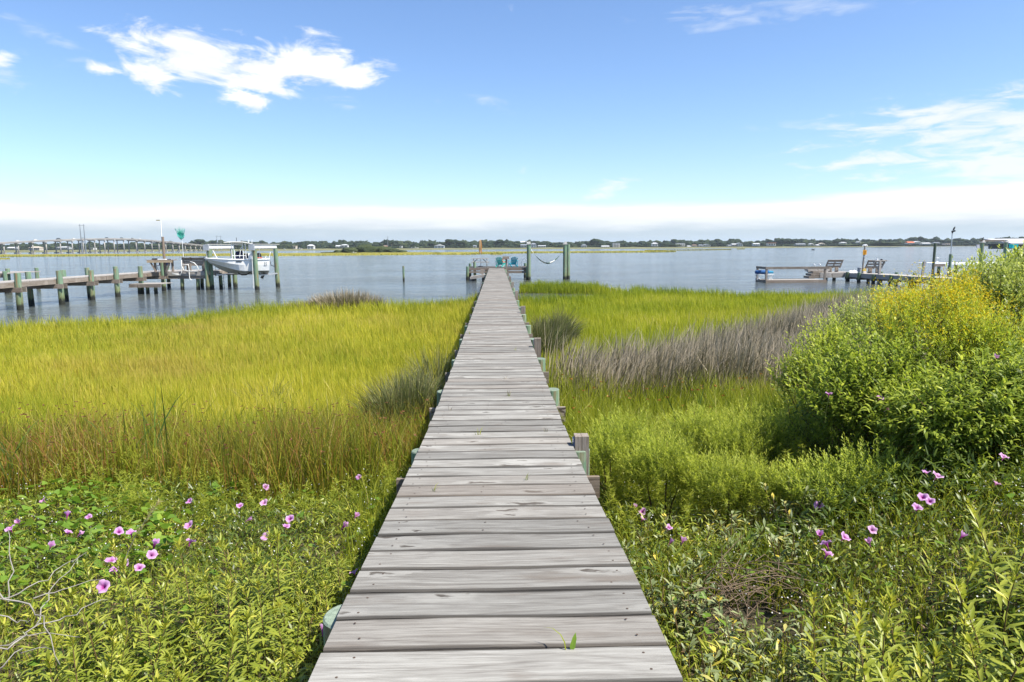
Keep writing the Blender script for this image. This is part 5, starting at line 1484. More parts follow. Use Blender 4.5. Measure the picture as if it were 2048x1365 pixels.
GOLDT = leafmat('goldenrod_tip', [(0, (.30, .31, .03)), (1, (.42, .40, .055))], transl=.45, tgain=1.3)
FENN = leafmat('dogfennel_frond', [(0, (.10, .135, .016)), (.6, (.25, .285, .03)), (1, (.40, .41, .06))], transl=.5, tgain=1.35)
OXEYE = leafmat('oxeye_leaf', [(0, (.10, .13, .055)), (.6, (.20, .235, .10)), (.9, (.28, .29, .13)), (1, (.45, .36, .05))], transl=.25, tgain=1.2)
DEAD = leafmat('dead_leaf', [(0, (.10, .055, .025)), (.6, (.22, .14, .07)), (1, (.36, .27, .16))], transl=.2)
STEM = plain('brown_stem', (.13, .085, .04), .8, .2)
STEMG = plain('green_stem', (.11, .14, .03), .7, .2)
TWIG = plain('dry_grey_twig', (.27, .25, .22), .9, .1, var=.25, scale=20)

# --- cordgrass meadows (nobody could count the blades)
def meadow(name, x0, x1, bands, keep, side, m_=None):
    parts, mi = [], []
    for (y0, y1, dens, h, w, segs) in bands:
        n = int((x1 - x0) * (y1 - y0) * dens)
        x, y = scatter(n, x0, x1, y0, y1, lambda x, y: keep(x, y) & in_view(x, y) & (shore(x, y) > .05))
        s_ = shore(x, y)
        edge = np.exp(-((s_ - 1.2) / 1.6) ** 2)
        hh = h * (U(len(x), .50, 1.18) + .16 * vnoise(x, y, .55, 3) + .14 * vnoise(x, y, 2.1, 5)) * (1 + .40 * edge)
        hh *= np.where(s_ < .5, .75, 1)
        r = np.clip(.45 + .22 * vnoise(x, y, .35, side) + .13 * vnoise(x, y, 1.3, side + 2) - .32 * edge + rng.normal(0, .22, len(x)), 0, 1)
        parts.append(blades(x, y, ground_z(x, y) - .02, hh, w * U(len(x), .7, 1.3), np.abs(rng.normal(.16, .2, len(x))), curve=.6, segs=segs, rnd=r,
                            az=rng.normal(2.6, 1.3, len(x))))
    V, F, A, _ = join(parts)
    return tag(soup(name, V, F, m_ or CORD, A), kind='stuff')
meadow('cordgrass', -32, -.72, [(8.6, 11.5, 820, .46, .012, 2), (11.5, 15, 660, .42, .015, 2), (15, 20, 520, .42, .019, 2), (20, 27, 380, .46, .024, 2), (27, 37, 330, .52, .028, 2)],
       lambda x, y: np.ones(len(x), bool), 1)
RUSHPOLY = [(1.0, 11.2), (2.6, 11.0), (4.5, 11.2), (6.4, 11.6), (8.4, 12.4), (11, 13.6), (15, 17), (20, 25), (15.5, 26.5), (12.5, 25), (9.8, 21.6), (7.2, 18.2), (4.4, 15.3), (2.4, 14.0), (1.3, 13.2)]
meadow('cordgrass', .72, 40, [(10.4, 14, 420, .5, .013, 2), (14, 20, 520, .48, .018, 2), (20, 28, 380, .46, .024, 2), (28, 48, 270, .48, .030, 2)],
       lambda x, y: ~inpoly(x, y, RUSHPOLY) & ~((x > 5 + (y - 10) * .62) & (y < 20)), 6, CORDR)
# far marsh grass on the flats
fp = []
for (A_, B_) in FLATS:
    wdt = np.linalg.norm(np.diff(A_, axis=0), axis=1)
    depth_ = float(np.mean(A_[:, 1]))
    n = int(min(10000, wdt.sum() * 36))
    i_ = rng.choice(len(A_) - 1, n, p=wdt / wdt.sum()); u = U(n); q = U(n) ** 1.8 * .96 + .02
    a = A_[i_] * (1 - u[:, None]) + A_[i_ + 1] * u[:, None]; b_ = B_[i_] * (1 - u[:, None]) + B_[i_ + 1] * u[:, None]
    p = a * (1 - q[:, None]) + b_ * q[:, None]
    fp.append(blades(p[:, 0], p[:, 1], np.full(n, .05), U(n, .15, .5) * (.6 + .4 * (q < .5)), U(n, .15, .4) * depth_ / 250, U(n, 0, .3), segs=2, rnd=np.clip(.35 + .35 * vnoise(p[:, 0], p[:, 1], .02, 3) + rng.normal(0, .2, n), 0, 1)))
V, F, A, _ = join(fp)
FARC = leafmat('far_marsh_grass', [(0, (.10, .105, .02)), (.4, (.21, .195, .022)), (.8, (.32, .28, .03)), (1, (.38, .33, .07))], transl=.2)
tag(soup('far_cordgrass', V, F, FARC, A), kind='stuff')

# --- needle rush
def rush_patch(name, x, y, h, w, lean, m_, az=None, segs=3):
    r = np.clip(.5 + .25 * vnoise(x, y, 1.1, 7) + rng.normal(0, .25, len(x)), 0, 1)
    v, f, a = blades(x, y, ground_z(x, y) - .02, h, w, lean, az=az, curve=.35, segs=segs, rnd=r)
    return soup(name, v, f, m_, a)
x, y = scatter(185000, .9, 20, 10.8, 27, lambda x, y: inpoly(x + rng.normal(0, .35, len(x)), y + rng.normal(0, .45, len(x)), RUSHPOLY) & in_view(x, y) & (vnoise(x, y, 1.9, 9) > -.75) & (x > .76))
ed = vnoise(x, y, .9, 12)
o = rush_patch('needle_rush', x, y, (1.17 + .16 * ed + .18 * vnoise(x, y, 2.6, 8)) * U(len(x), .5, 1.12), U(len(x), .009, .016) * (1 + y / 30), np.abs(rng.normal(.26, .22, len(x))), RUSH, az=rng.normal(.15, .95, len(x)))
tag(o, kind='stuff')
def tuft(label, cx, cy, rx, ry, n, h, m_, spread=.55, w=.012, wind=None):
    r = np.sqrt(U(n)); t = U(n, 0, 2 * np.pi)
    x, y = cx + np.cos(t) * r * rx, cy + np.sin(t) * r * ry
    az = np.arctan2(y - cy, x - cx) + rng.normal(0, .5, n)
    if wind is not None: az = np.where(U(n) < .6, rng.normal(wind, .7, n), az)
    k = np.abs(x) > .71
    x, y, az, r = x[k], y[k], az[k], r[k]
    n = len(x)
    v, f, a = blades(x - cx, y - cy, ground_z(x, y) - .02, h * U(n, .6, 1.08) * (1.05 - .25 * r), w * U(n, .7, 1.4), np.abs(spread * r + rng.normal(0, .16, n)), az=az, curve=.3, segs=3)
    o = soup('rush_tuft', v, f, m_, a, loc=(cx, cy, 0))
    return tag(o, label, 'rush tuft', 'tufts of needle rush in the marsh')
tuft('dark fanned-out rush tuft against the right edge of the boardwalk', 1.2, 18.0, .45, 1.7, 1700, 1.15, RUSHG, .6, .018, wind=.1)
tuft('taller dark rush tuft just beyond and right of the fanned-out tuft', 1.75, 19.6, .45, .9, 1100, 1.3, RUSHG, .75, .018, wind=.3)
tuft('brown rush clump standing alone at the water edge of the left marsh', -6.4, 29.6, 1.5, .8, 3000, 1.25, RUSH, .35, .026)
tuft('low brown rush clump beside the taller one at the left water edge', -8.0, 29.9, 1.1, .6, 2200, .75, RUSH, .35, .024)
tuft('dark green rush tuft under the left edge of the boardwalk', -1.35, 10.2, .55, 1.5, 2400, 1.05, RUSHG, .6, .012)
tuft('thin olive rush tuft leaning out over the left boardwalk edge', -1.2, 13.6, .45, 1.0, 420, 1.1, RUSHG, .6, .010)
tuft('small bent olive tuft in the middle of the yellow meadow', -4.1, 12.0, .5, .4, 130, .75, RUSHG, .9, .009)

# --- tall grass and sedge in front of the meadows
def mixed(name, n, x0, x1, y0, y1, keep, hf, w, m_, lean=(.05, .55), segs=3, kind='stuff'):
    x, y = scatter(n, x0, x1, y0, y1, lambda x, y: keep(x, y) & in_view(x, y, 1.4) & clear_walk(x, .72))
    v, f, a = blades(x, y, ground_z(x, y) - .02, hf(x, y) * U(len(x), .45, 1.1), w * U(len(x), .6, 1.5), U(len(x), *lean), curve=.55, segs=segs,
                     rnd=np.clip(.5 + .2 * vnoise(x, y, 1.2, 3) + rng.normal(0, .24, len(x)), 0, 1))
    return tag(soup(name, v, f, m_, a), kind=kind)
LSY = lambda x: 6.5 + .25 * np.sin(x * 1.1) + .5 * sstep(-2.2, -.8, x)
mixed('sedge', 24000, -9, -.72, 6.1, 9.6, lambda x, y: (y > LSY(x)) & (y < LSY(x) + 2.6 + .5 * vnoise(x, y, 1.0, 4)), lambda x, y: .92 - .10 * (y - 6.5) + .22 * vnoise(x, y, 1.5, 2), .0085, SEDGE)
mixed('tall_grass', 8500, -9, -.72, 6.3, 9.9, lambda x, y: (y > LSY(x)) & (vnoise(x, y, 1.7, 5) > -.5), lambda x, y: .74 + .26 * vnoise(x, y, 1.3, 8), .011, GREENB)
mixed('tall_grass', 31000, .72, 11, 6.6, 11.6, lambda x, y: (x < 11) & (vnoise(x, y, 1.4, 6) > -.8), lambda x, y: .70 + .22 * vnoise(x, y, 1.1, 2) + .14 * sstep(9.5, 11, y), .011, GREENB)
mixed('tall_grass', 5000, -2.4, -.72, 3.6, 9.5, lambda x, y: x > -1.0 - .12 * (y - 3.6), lambda x, y: .42 + .02 * y, .008, GREENB)
def heads(n, x0, x1, y0, y1, keep, hf, m_, stemm, size=.028):
    """star-shaped seed heads on thin stalks"""
    x, y = scatter(n, x0, x1, y0, y1, lambda x, y: keep(x, y) & in_view(x, y, .4) & clear_walk(x, .75))
    n = len(x)
    h = hf(x, y) * U(n, .75, 1.12); az = U(n, 0, 6.28); ln = U(n, .02, .25)
    g = ground_z(x, y)
    v1, f1, a1 = blades(x, y, g, h, .006, ln, az=az, curve=.0, segs=2, rnd=U(n, 0, .6))
    tx, ty, tz = x + np.cos(az) * np.sin(ln) * h, y + np.sin(az) * np.sin(ln) * h, g + np.cos(ln) * h * .97
    K = 9
    b = np.repeat(np.stack([tx, ty, tz], -1), K, 0)
    d = rng.normal(0, 1, (n * K, 3)); d[:, 2] = np.abs(d[:, 2]) * .6
    v2, f2, a2 = leaves(b, d, rng.normal(0, 1, (n * K, 3)), U(n * K, .6, 1.3) * size, size * .42, 0, quad=True)
    return join([(v1, f1, a1), (v2, f2, a2)], [0, 1]), [stemm, m_]
for args in ((620, -9, -.75, 6.3, 9.4, lambda x, y: (y > LSY(x) - .1), lambda x, y: (.84 - .07 * (y - 6.5)) * U(len(x), .62, 1.1), SEED, SEDGE, .026), (70, .8, 7, 8.2, 10.8, lambda x, y: x > 0, lambda x, y: .72, SEEDO, GREENB, .032)):
    (V, F, A, MI), ms = heads(*args)
    tag(soup('sedge_seed_head', V, F, ms, A, mi=MI), kind='stuff')

# --- low cover close to the camera
def cover(name, n, x0, x1, y0, y1, keep, hf, L, Wd, m_, droop=(.1, .7), up=.7, quad=False, clump=0.0):
    x, y = scatter(n, x0, x1, y0, y1, lambda x, y: keep(x, y) & in_view(x, y, 1.6) & clear_walk(x, .70))
    n = len(x)
    H = hf(x, y)
    zz = ground_z(x, y) + H * (1 - U(n) ** 2.2)
    az = U(n, 0, 6.28)
    d = np.stack([np.cos(az), np.sin(az), U(n, -.2, up * 2)], -1)
    upn = rng.normal(0, .35, (n, 3)) + np.array([0, 0, 1])
    v, f, a = leaves(np.stack([x, y, zz], -1), d, upn, U(n, .6, 1.3) * L, U(n, .7, 1.3) * Wd, U(n, *droop), quad=quad,
                     rnd=np.clip(.5 + .3 * vnoise(x, y, 2.2, 5) + rng.normal(0, .22, n), 0, 1))
    return tag(soup(name, v, f, m_, a), kind='stuff')
def hollow(x, y): return ((x - 1.43) / .36) ** 2 + ((y - 3.78) / .30) ** 2 < 1
# left bank
cover('ground_cover', 47000, -6.5, -.70, 1.5, 7.4, lambda x, y: y < LSY(x) + .5, lambda x, y: .10 + .10 * (vnoise(x, y, 1.9, 2) + .6) + .10 * sstep(5, 2, y), .06, .0105, LOWG, up=.9)
mixed('low_grass', 15000, -6.5, -.70, 2.0, 7.4, lambda x, y: y < LSY(x) + .4, lambda x, y: .26 + .06 * vnoise(x, y, 1.5, 4), .006, GREENB, lean=(.1, .9), segs=3)
cover('dead_litter', 7000, -6.5, -.70, 1.5, 9.4, lambda x, y: np.ones(len(x), bool), lambda x, y: .07 + 0 * x, .07, .007, DEAD, up=.4)
# right bank
cover('ground_cover', 72000, .70, 9.5, 1.0, 8.4, lambda x, y: (y < 7.6 + .4 * np.sin(x * 2)) & ~hollow(x, y), lambda x, y: .17 + .14 * (vnoise(x, y, 1.7, 6) + .6), .06, .0105, LOWG, up=1.0)
mixed('low_grass', 43000, .70, 9.5, 2.4, 8.2, lambda x, y: (x > .72) & ~hollow(x, y), lambda x, y: .34 + .10 * vnoise(x, y, 1.5, 5), .0066, GREENB, lean=(.1, .9), segs=3)
cover('dead_litter', 8000, .70, 6.5, 1.3, 8.5, lambda x, y: np.ones(len(x), bool), lambda x, y: .06 + 0 * x, .07, .007, DEAD, up=.4)
DARKG = leafmat('shade_leaf', [(0, (.03, .05, .010)), (.5, (.07, .105, .014)), (1, (.15, .19, .024))], transl=.35, rough=.42, spec=.4)  # darker leaf colour, painted in patches to read as shaded gaps
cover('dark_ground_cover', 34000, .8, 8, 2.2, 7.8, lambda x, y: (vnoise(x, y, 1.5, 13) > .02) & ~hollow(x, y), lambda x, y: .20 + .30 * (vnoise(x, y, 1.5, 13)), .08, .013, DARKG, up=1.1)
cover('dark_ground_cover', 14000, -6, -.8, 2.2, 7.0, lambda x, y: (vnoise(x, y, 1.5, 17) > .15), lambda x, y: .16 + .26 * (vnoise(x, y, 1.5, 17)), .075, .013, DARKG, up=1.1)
# tiny white blossoms sprinkled through the low grass
PETAL = leafmat('white_blossom', [(0, (.62, .62, .58)), (1, (.8, .8, .78))], transl=.3)
x, y = scatter(2600, .8, 5.5, 2.6, 6.6, lambda x, y: (x > 1.2) & in_view(x, y))
n = len(x)
v, f, a = leaves(np.stack([x, y, ground_z(x, y) + .17 + .14 * U(n)], -1), rng.normal(0, 1, (n, 3)), rng.normal(0, 1, (n, 3)), .011, .010, 0, quad=True)
x2, y2 = scatter(900, -5, -.8, 4.4, 7.6, lambda x, y: in_view(x, y))
n2 = len(x2)
w_ = leaves(np.stack([x2, y2, ground_z(x2, y2) + .16 + .16 * U(n2)], -1), rng.normal(0, 1, (n2, 3)), rng.normal(0, 1, (n2, 3)), .011, .010, 0, quad=True)
V, F, A, _ = join([(v, f, a), w_])
tag(soup('tiny_blossom', V, F, PETAL, A), kind='stuff')

# --- dogfennel: feathery mounds right of the walk
def fennel(n, x0, x1, y0, y1, keep):
    x, y = scatter(n, x0, x1, y0, y1, lambda x, y: keep(x, y) & in_view(x, y, .4))
    out_ = []
    n = len(x); K = 70
    g = ground_z(x, y); h = .52 * U(n, .55, 1.15) + .16 * vnoise(x, y, 1.5, 2)
    az = U(n, 0, 6.28); ln = U(n, .05, .5)
    t = U(n * K) ** .75
    rp = lambda q: np.repeat(q, K)
    b = np.stack([rp(x) + np.cos(rp(az)) * np.sin(rp(ln)) * rp(h) * t, rp(y) + np.sin(rp(az)) * np.sin(rp(ln)) * rp(h) * t, rp(g) + np.cos(rp(ln)) * rp(h) * t], -1)
    a2 = U(n * K, 0, 6.28)
    d = np.stack([np.cos(a2), np.sin(a2), U(n * K, .1, 1.1)], -1)
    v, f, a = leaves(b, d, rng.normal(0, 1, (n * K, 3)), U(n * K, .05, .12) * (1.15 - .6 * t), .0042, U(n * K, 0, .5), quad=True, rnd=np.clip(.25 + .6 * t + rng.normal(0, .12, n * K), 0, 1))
    return v, f, a
v, f, a = fennel(1500, .8, 6.0, 4.9, 8.2, lambda x, y: (vnoise(x, y, 1.25, 11) > -.55) & (x < 1.0 + (y - 4.6) * 1.6) & (x > .95))
tag(soup('dogfennel', v, f, FENN, a), kind='stuff')
v, f, a = fennel(260, -4.5, -.8, 5.6, 7.2, lambda x, y: vnoise(x, y, 1.25, 3) > -.1)
tag(soup('dogfennel', v, f, FENN, a), kind='stuff')

# --- goldenrod stalks: individuals made from a few grown shapes
def stalk_meshes(k):
    r = np.random.default_rng(100 + k)
    h = .52 * r.uniform(.85, 1.2)
    bend = r.uniform(-.18, .18, 2)
    def sp(t): return np.stack([bend[0] * h * t ** 2, bend[1] * h * t ** 2, h * t], -1)
    pts = sp(np.linspace(0, 1, 7))
    mb = MB().tube([tuple(p) for p in pts], [.0042 * (1 - .6 * i_ / 6) for i_ in range(7)], 5)
    st_ = bpy.data.meshes.new('stem'); st_.from_pydata(mb.v, [], mb.f); st_.materials.append(STEM)
    n = 46
    t = np.sort(.10 + .90 * r.uniform(0, 1, n) ** .8)
    az_ = np.arange(n) * 2.4 + r.normal(0, .3, n)
    el_ = .28 + .95 * t ** 2.5 + r.normal(0, .14, n)
    d = np.stack([np.cos(az_) * np.cos(el_), np.sin(az_) * np.cos(el_), np.sin(el_)], -1)
    L = (.135 - .07 * t ** 2) * r.uniform(.75, 1.2, n); Wd = (.0225 - .010 * t) * r.uniform(.8, 1.25, n)
    dr = .95 * (1 - t ** 2 * .75) * r.uniform(.5, 1.2, n)
    global rng
    v, f, a = leaves(sp(t), d, np.tile([0., 0, 1.], (n, 1)), L, Wd, dr, rnd=np.clip(.28 + .42 * t + r.normal(0, .16, n), 0, 1), fold=.18)
    m2 = 16
    az2 = r.uniform(0, 6.28, m2); el2 = r.uniform(.7, 1.45, m2)
    d2 = np.stack([np.cos(az2) * np.cos(el2), np.sin(az2) * np.cos(el2), np.sin(el2)], -1)
    w2_ = leaves(sp(r.uniform(.94, 1.0, m2)), d2, np.tile([0., 0, 1.], (m2, 1)), r.uniform(.022, .05, m2), .0065, .5, rnd=r.uniform(0, 1, m2), quad=True)
    V, F, A, MI = join([(v, f, a), w2_], [0, 1])
    o = soup('foliage', V, F, [GOLD, GOLDT], A, mi=MI)
    me = o.data; bpy.data.objects.remove(o)
    return st_, me
STALKS = [stalk_meshes(k) for k in range(10)]
def stalk(x, y, s, label, group, tilt=.12):
    st_, fo = random.choice(STALKS)
    o = bpy.data.objects.new('goldenrod', st_); COL.objects.link(o)
    c_ = bpy.data.objects.new('foliage', fo); COL.objects.link(c_); c_.parent = o
    o.location = (x, y, float(ground_z(x, y)) - .02); o.scale = (s, s, s * random.uniform(.9, 1.1))
    o.rotation_euler = (random.gauss(0, tilt), random.gauss(0, tilt), random.uniform(0, 6.28))
    return tag(o, label, 'wild plant', group)
def plant_stalks(n, keep, x0, x1, y0, y1, sf, label, gap=.10):
    done, tries = [], 0
    while len(done) < n and tries < n * 60:
        tries += 1
        x_, y_ = random.uniform(x0, x1), random.uniform(y0, y1)
        if not keep(x_, y_) or not bool(in_view(np.array([x_]), np.array([y_]), .15)[0]): continue
        if any((x_ - a) ** 2 + (y_ - b_) ** 2 < gap * gap for a, b_ in done): continue
        done.append((x_, y_)); l_, g_ = label(x_, y_); stalk(x_, y_, sf(x_, y_), l_, g_)
plant_stalks(170, lambda x, y: x < -.86 - .02 * y and y < 4.25 - .10 * abs(x + 1.7) - .35 * math.sin(x * 2.1) and not (x < -2.3 and y > 3.3), -3.4, -.84, 1.55, 4.4,
             lambda x, y: random.uniform(.62, 1.1) * (1.0 if x < -1.15 else .85), lambda x, y: ('leafy goldenrod stalk close against the left edge of the boardwalk', 'goldenrod stalks along the left boardwalk edge') if x > -1.3 else ('leafy goldenrod stalk rising among the left pink flowers', 'goldenrod stalks among the left pink flowers') if y > 3.35 else ('leafy goldenrod stalk growing around the bleached dead branch', 'goldenrod stalks around the dead branch') if x < -1.85 else ('leafy yellow-green goldenrod stalk in the thick near bank left of the boardwalk', 'goldenrod stalks in the near left bank'))
plant_stalks(85, lambda x, y: x > 1.25 + .30 * max(0, y - 2.2) and y < 2.85 + .55 * max(0, min(1, (x - 1.9) / 1.1)) + .12 * math.sin(x * 5), 1.25, 3.9, 1.5, 3.8,
             lambda x, y: random.uniform(.95, 1.35), lambda x, y: ('leafy goldenrod stalk standing behind the right pink flowers', 'goldenrod stalks behind the right pink flowers') if y > 2.95 else ('leafy goldenrod stalk between the twig pile and the high right bank', 'goldenrod stalks by the twig pile') if x < 1.75 else ('tall leafy goldenrod stalk on the high bank at the lower right', 'goldenrod stalks on the high right bank'))

# --- sea oxeye: grey-green paddle leaves beside the near right edge
def oxeye_mesh(k):
    r = np.random.default_rng(300 + k)
    parts, mb = [], MB()
    for s_ in range(5):
        a0, l0 = r.uniform(0, 6.28), r.uniform(.1, .6); h = r.uniform(.22, .38)
        top = np.array([math.cos(a0) * math.sin(l0), math.sin(a0) * math.sin(l0), math.cos(l0)]) * h
        mb.tube([(0, 0, 0), tuple(top * .5), tuple(top)], [.004, .003, .002], 5)
        n = 14
        t = r.uniform(.25, 1, n); az_ = np.arange(n) * 1.57 + r.normal(0, .3, n); el_ = r.uniform(.15, 1.0, n)
        d = np.stack([np.cos(az_) * np.cos(el_), np.sin(az_) * np.cos(el_), np.sin(el_)], -1)
        parts.append(leaves(top[None] * t[:, None], d, np.tile([0., 0, 1.], (n, 1)), r.uniform(.035, .065, n), r.uniform(.013, .021, n), r.uniform(.0, .5, n), shape=.85, rnd=np.clip(r.normal(.5, .28, n), 0, 1), fold=.12))
    st_ = bpy.data.meshes.new('stem'); st_.from_pydata(mb.v, [], mb.f); st_.materials.append(STEM)
    V, F, A, _ = join(parts)
    o = soup('foliage', V, F, OXEYE, A); me = o.data; bpy.data.objects.remove(o)
    return st_, me
OX = [oxeye_mesh(k) for k in range(6)]
done = []
while len(done) < 60:
    y_ = random.uniform(1.9, 5.2); x_ = random.uniform(.80, 1.25 + .24 * y_)
    if any((x_ - a) ** 2 + (y_ - b_) ** 2 < .012 for a, b_ in done): continue
    if (x_ - 1.62) ** 2 + ((y_ - 3.85) * .8) ** 2 < .12: continue
    done.append((x_, y_))
    st_, fo = random.choice(OX)
    o = bpy.data.objects.new('sea_oxeye', st_); COL.objects.link(o)
    c_ = bpy.data.objects.new('foliage', fo); COL.objects.link(c_); c_.parent = o
    s_ = random.uniform(.95, 1.35)
    o.location = (x_, y_, float(ground_z(x_, y_)) - .01); o.scale = (s_,) * 3; o.rotation_euler = (0, 0, random.uniform(0, 6.28))
    tag(o, 'grey-green paddle-leaved shrublet hugging the near right edge of the boardwalk', 'wild plant', 'grey-green shrublets by the right edge of the boardwalk')

# --- shrubs on the right bank
def shrub(label, lobes, m_, tipm, n, leaf=(.05, .011), shoot=.26, tipn=0, seed=1, nl=17, stems=26, upw=.85, droop=.35, rough=.0):
    """lobes: (centre, radii); shoots start inside the lobes and end in whorls of leaves"""
    global rng
    keep_rng = rng; rng = np.random.default_rng(seed)
    vol = np.array([l[1][0] * l[1][1] * l[1][2] for l in lobes]) ** .67
    li = rng.choice(len(lobes), n, p=vol / vol.sum())
    C_ = np.array([l[0] for l in lobes])[li]; R_ = np.array([l[1] for l in lobes])[li]
    u = rng.normal(0, 1, (n, 3)); u[:, 2] = np.abs(u[:, 2]) * 1.0 - .35 * (U(n) < .45); u /= np.linalg.norm(u, axis=1, keepdims=True)
    rad = .45 + .55 * U(n) ** .6
    rad = rad * (1 + .26 * vnoise(u[:, 0] * 3 + li, u[:, 1] * 3 + u[:, 2] * 4, 1.6, seed))
    B_ = C_ + R_ * u * rad[:, None]
    dirn = u * np.array([.55, .55, .3]) + np.array([0, 0, upw]) + rng.normal(0, .22, (n, 3)); dirn /= np.linalg.norm(dirn, axis=1, keepdims=True)
    sl = shoot * U(n, .5, 1.55)
    ph = U(n, 0, 6.28)
    e1 = np.cross(dirn, [0.31, .2, .93]); e1 /= np.linalg.norm(e1, axis=1, keepdims=True); e2 = np.cross(dirn, e1)
    parts = []
    t = np.tile(np.linspace(.02, 1, nl), n)
    rp = lambda q: np.repeat(q, nl, 0)
    ang = rp(ph) + np.tile(np.arange(nl) * 2.4, n)
    side = rp(e1) * np.cos(ang)[:, None] + rp(e2) * np.sin(ang)[:, None]
    d = side * (1 - .62 * t ** 2)[:, None] + rp(dirn) * (.45 + .6 * t)[:, None]
    b = rp(B_) + rp(dirn) * (rp(sl) * t)[:, None]
    expo = rp(np.clip((rad - .5) * 1.4, 0, 1))
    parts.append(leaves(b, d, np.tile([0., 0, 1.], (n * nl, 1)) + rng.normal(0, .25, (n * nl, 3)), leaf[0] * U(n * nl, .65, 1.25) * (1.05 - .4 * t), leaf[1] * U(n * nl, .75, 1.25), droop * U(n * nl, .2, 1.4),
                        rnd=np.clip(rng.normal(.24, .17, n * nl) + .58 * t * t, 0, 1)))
    ms = [0]
    if tipn:
        k = np.argsort(-(B_[:, 2] + .4 * rad + rng.normal(0, .12, n)))[:int(n * tipn)]
        K = 26
        bt = np.repeat(B_[k] + dirn[k] * (sl[k] * .95)[:, None], K, 0) + rng.normal(0, 1, (len(k) * K, 3)) * np.array([.045, .045, .05])
        parts.append(leaves(bt, rng.normal(0, 1, (len(k) * K, 3)) + np.array([0, 0, .8]), rng.normal(0, 1, (len(k) * K, 3)), U(len(k) * K, .014, .034), .008, .2, quad=True)); ms.append(1)
    base = np.mean([l[0] for l in lobes], 0); base[2] = float(ground_z(base[0], base[1]))
    for q in parts: q[0][:] -= base
    V, F, A, MI = join(parts, ms)
    root = thing('shrub', tuple(base), label, 'shrub')
    soup('foliage', V, F, [m_, tipm or m_], A, parent=root, mi=MI)
    mb = MB()
    for j in rng.choice(n, stems, replace=False):
        e = Vector(B_[j] - base); s0 = Vector((rng.normal(0, .07), rng.normal(0, .07), -.05))
        mb.tube([s0, s0 * .4 + e * .45 + Vector((0, 0, .06)), e, e + Vector(dirn[j]) * sl[j] * .8], [.012, .008, .005, .0025], 5)
    me = bpy.data.meshes.new('branch'); me.from_pydata(mb.v, [], mb.f); me.materials.append(STEM); me.update()
    br = link('branch', me, root); br['kind'] = 'stuff'
    rng = keep_rng
    return root
SILV = leafmat('marsh_elder_leaf', [(0, (.075, .105, .02)), (.45, (.17, .205, .04)), (.8, (.28, .305, .075)), (1, (.38, .39, .10))], transl=.38, tgain=1.3, gain=1.45, rough=.45, spec=.35)
YELG = leafmat('yellow_bush_leaf', [(0, (.085, .12, .012)), (.5, (.21, .25, .024)), (1, (.37, .375, .04))], transl=.45, tgain=1.35, gain=1.4)
YELF = leafmat('yellow_flower_head', [(0, (.42, .31, .006)), (1, (.62, .47, .012))], transl=.35, tgain=1.2)
LIME = leafmat('light_shrub_leaf', [(0, (.07, .105, .013)), (.5, (.18, .22, .026)), (1, (.36, .385, .06))], transl=.42, tgain=1.3, gain=1.45, rough=.5, spec=.2)
DARK = leafmat('dark_lance_leaf', [(0, (.05, .075, .012)), (.5, (.14, .185, .022)), (.9, (.27, .31, .04)), (1, (.36, .38, .06))], transl=.4, tgain=1.3, gain=1.4, rough=.48, spec=.22)
def lobe(px, py, Y, rpx, rpy, ry=None):
    """ellipsoid centred where a photograph pixel lies at distance Y"""
    p = P(px, py, Y=Y); k = Y / FPX
    return (tuple(p), (rpx * k, ry if ry else rpx * k * .8, rpy * k))
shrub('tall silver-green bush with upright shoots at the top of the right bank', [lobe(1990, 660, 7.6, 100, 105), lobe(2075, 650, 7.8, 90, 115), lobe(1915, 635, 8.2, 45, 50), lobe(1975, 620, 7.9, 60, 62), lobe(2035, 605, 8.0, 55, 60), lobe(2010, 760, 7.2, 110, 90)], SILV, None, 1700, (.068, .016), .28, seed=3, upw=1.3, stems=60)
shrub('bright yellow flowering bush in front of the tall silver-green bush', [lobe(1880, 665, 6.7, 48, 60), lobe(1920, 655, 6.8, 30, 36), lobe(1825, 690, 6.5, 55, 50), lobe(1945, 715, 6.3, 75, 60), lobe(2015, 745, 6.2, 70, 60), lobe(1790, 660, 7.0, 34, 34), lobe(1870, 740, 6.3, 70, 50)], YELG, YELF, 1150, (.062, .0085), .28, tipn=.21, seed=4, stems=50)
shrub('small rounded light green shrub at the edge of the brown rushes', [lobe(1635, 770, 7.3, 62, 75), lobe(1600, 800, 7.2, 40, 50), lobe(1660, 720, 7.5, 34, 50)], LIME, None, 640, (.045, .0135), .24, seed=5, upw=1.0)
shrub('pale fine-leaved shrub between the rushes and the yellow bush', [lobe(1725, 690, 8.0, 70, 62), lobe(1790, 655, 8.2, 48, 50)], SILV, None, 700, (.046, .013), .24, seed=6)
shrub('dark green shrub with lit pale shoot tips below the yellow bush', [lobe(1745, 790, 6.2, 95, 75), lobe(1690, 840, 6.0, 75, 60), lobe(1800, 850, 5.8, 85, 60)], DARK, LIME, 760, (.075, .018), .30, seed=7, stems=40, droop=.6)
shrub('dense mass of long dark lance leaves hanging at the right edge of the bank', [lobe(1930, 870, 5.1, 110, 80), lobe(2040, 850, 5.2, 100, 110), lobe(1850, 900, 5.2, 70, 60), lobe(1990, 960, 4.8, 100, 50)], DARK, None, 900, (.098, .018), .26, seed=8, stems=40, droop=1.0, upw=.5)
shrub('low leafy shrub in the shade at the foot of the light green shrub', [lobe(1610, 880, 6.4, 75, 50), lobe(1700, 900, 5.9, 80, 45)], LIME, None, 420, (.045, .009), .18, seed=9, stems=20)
shrub('dark broad-leaved bush at the very top of the right bank', [lobe(2045, 545, 9.5, 30, 26), lobe(2080, 540, 9.5, 40, 40)], DARK, None, 140, (.08, .03), .16, seed=10, stems=14)

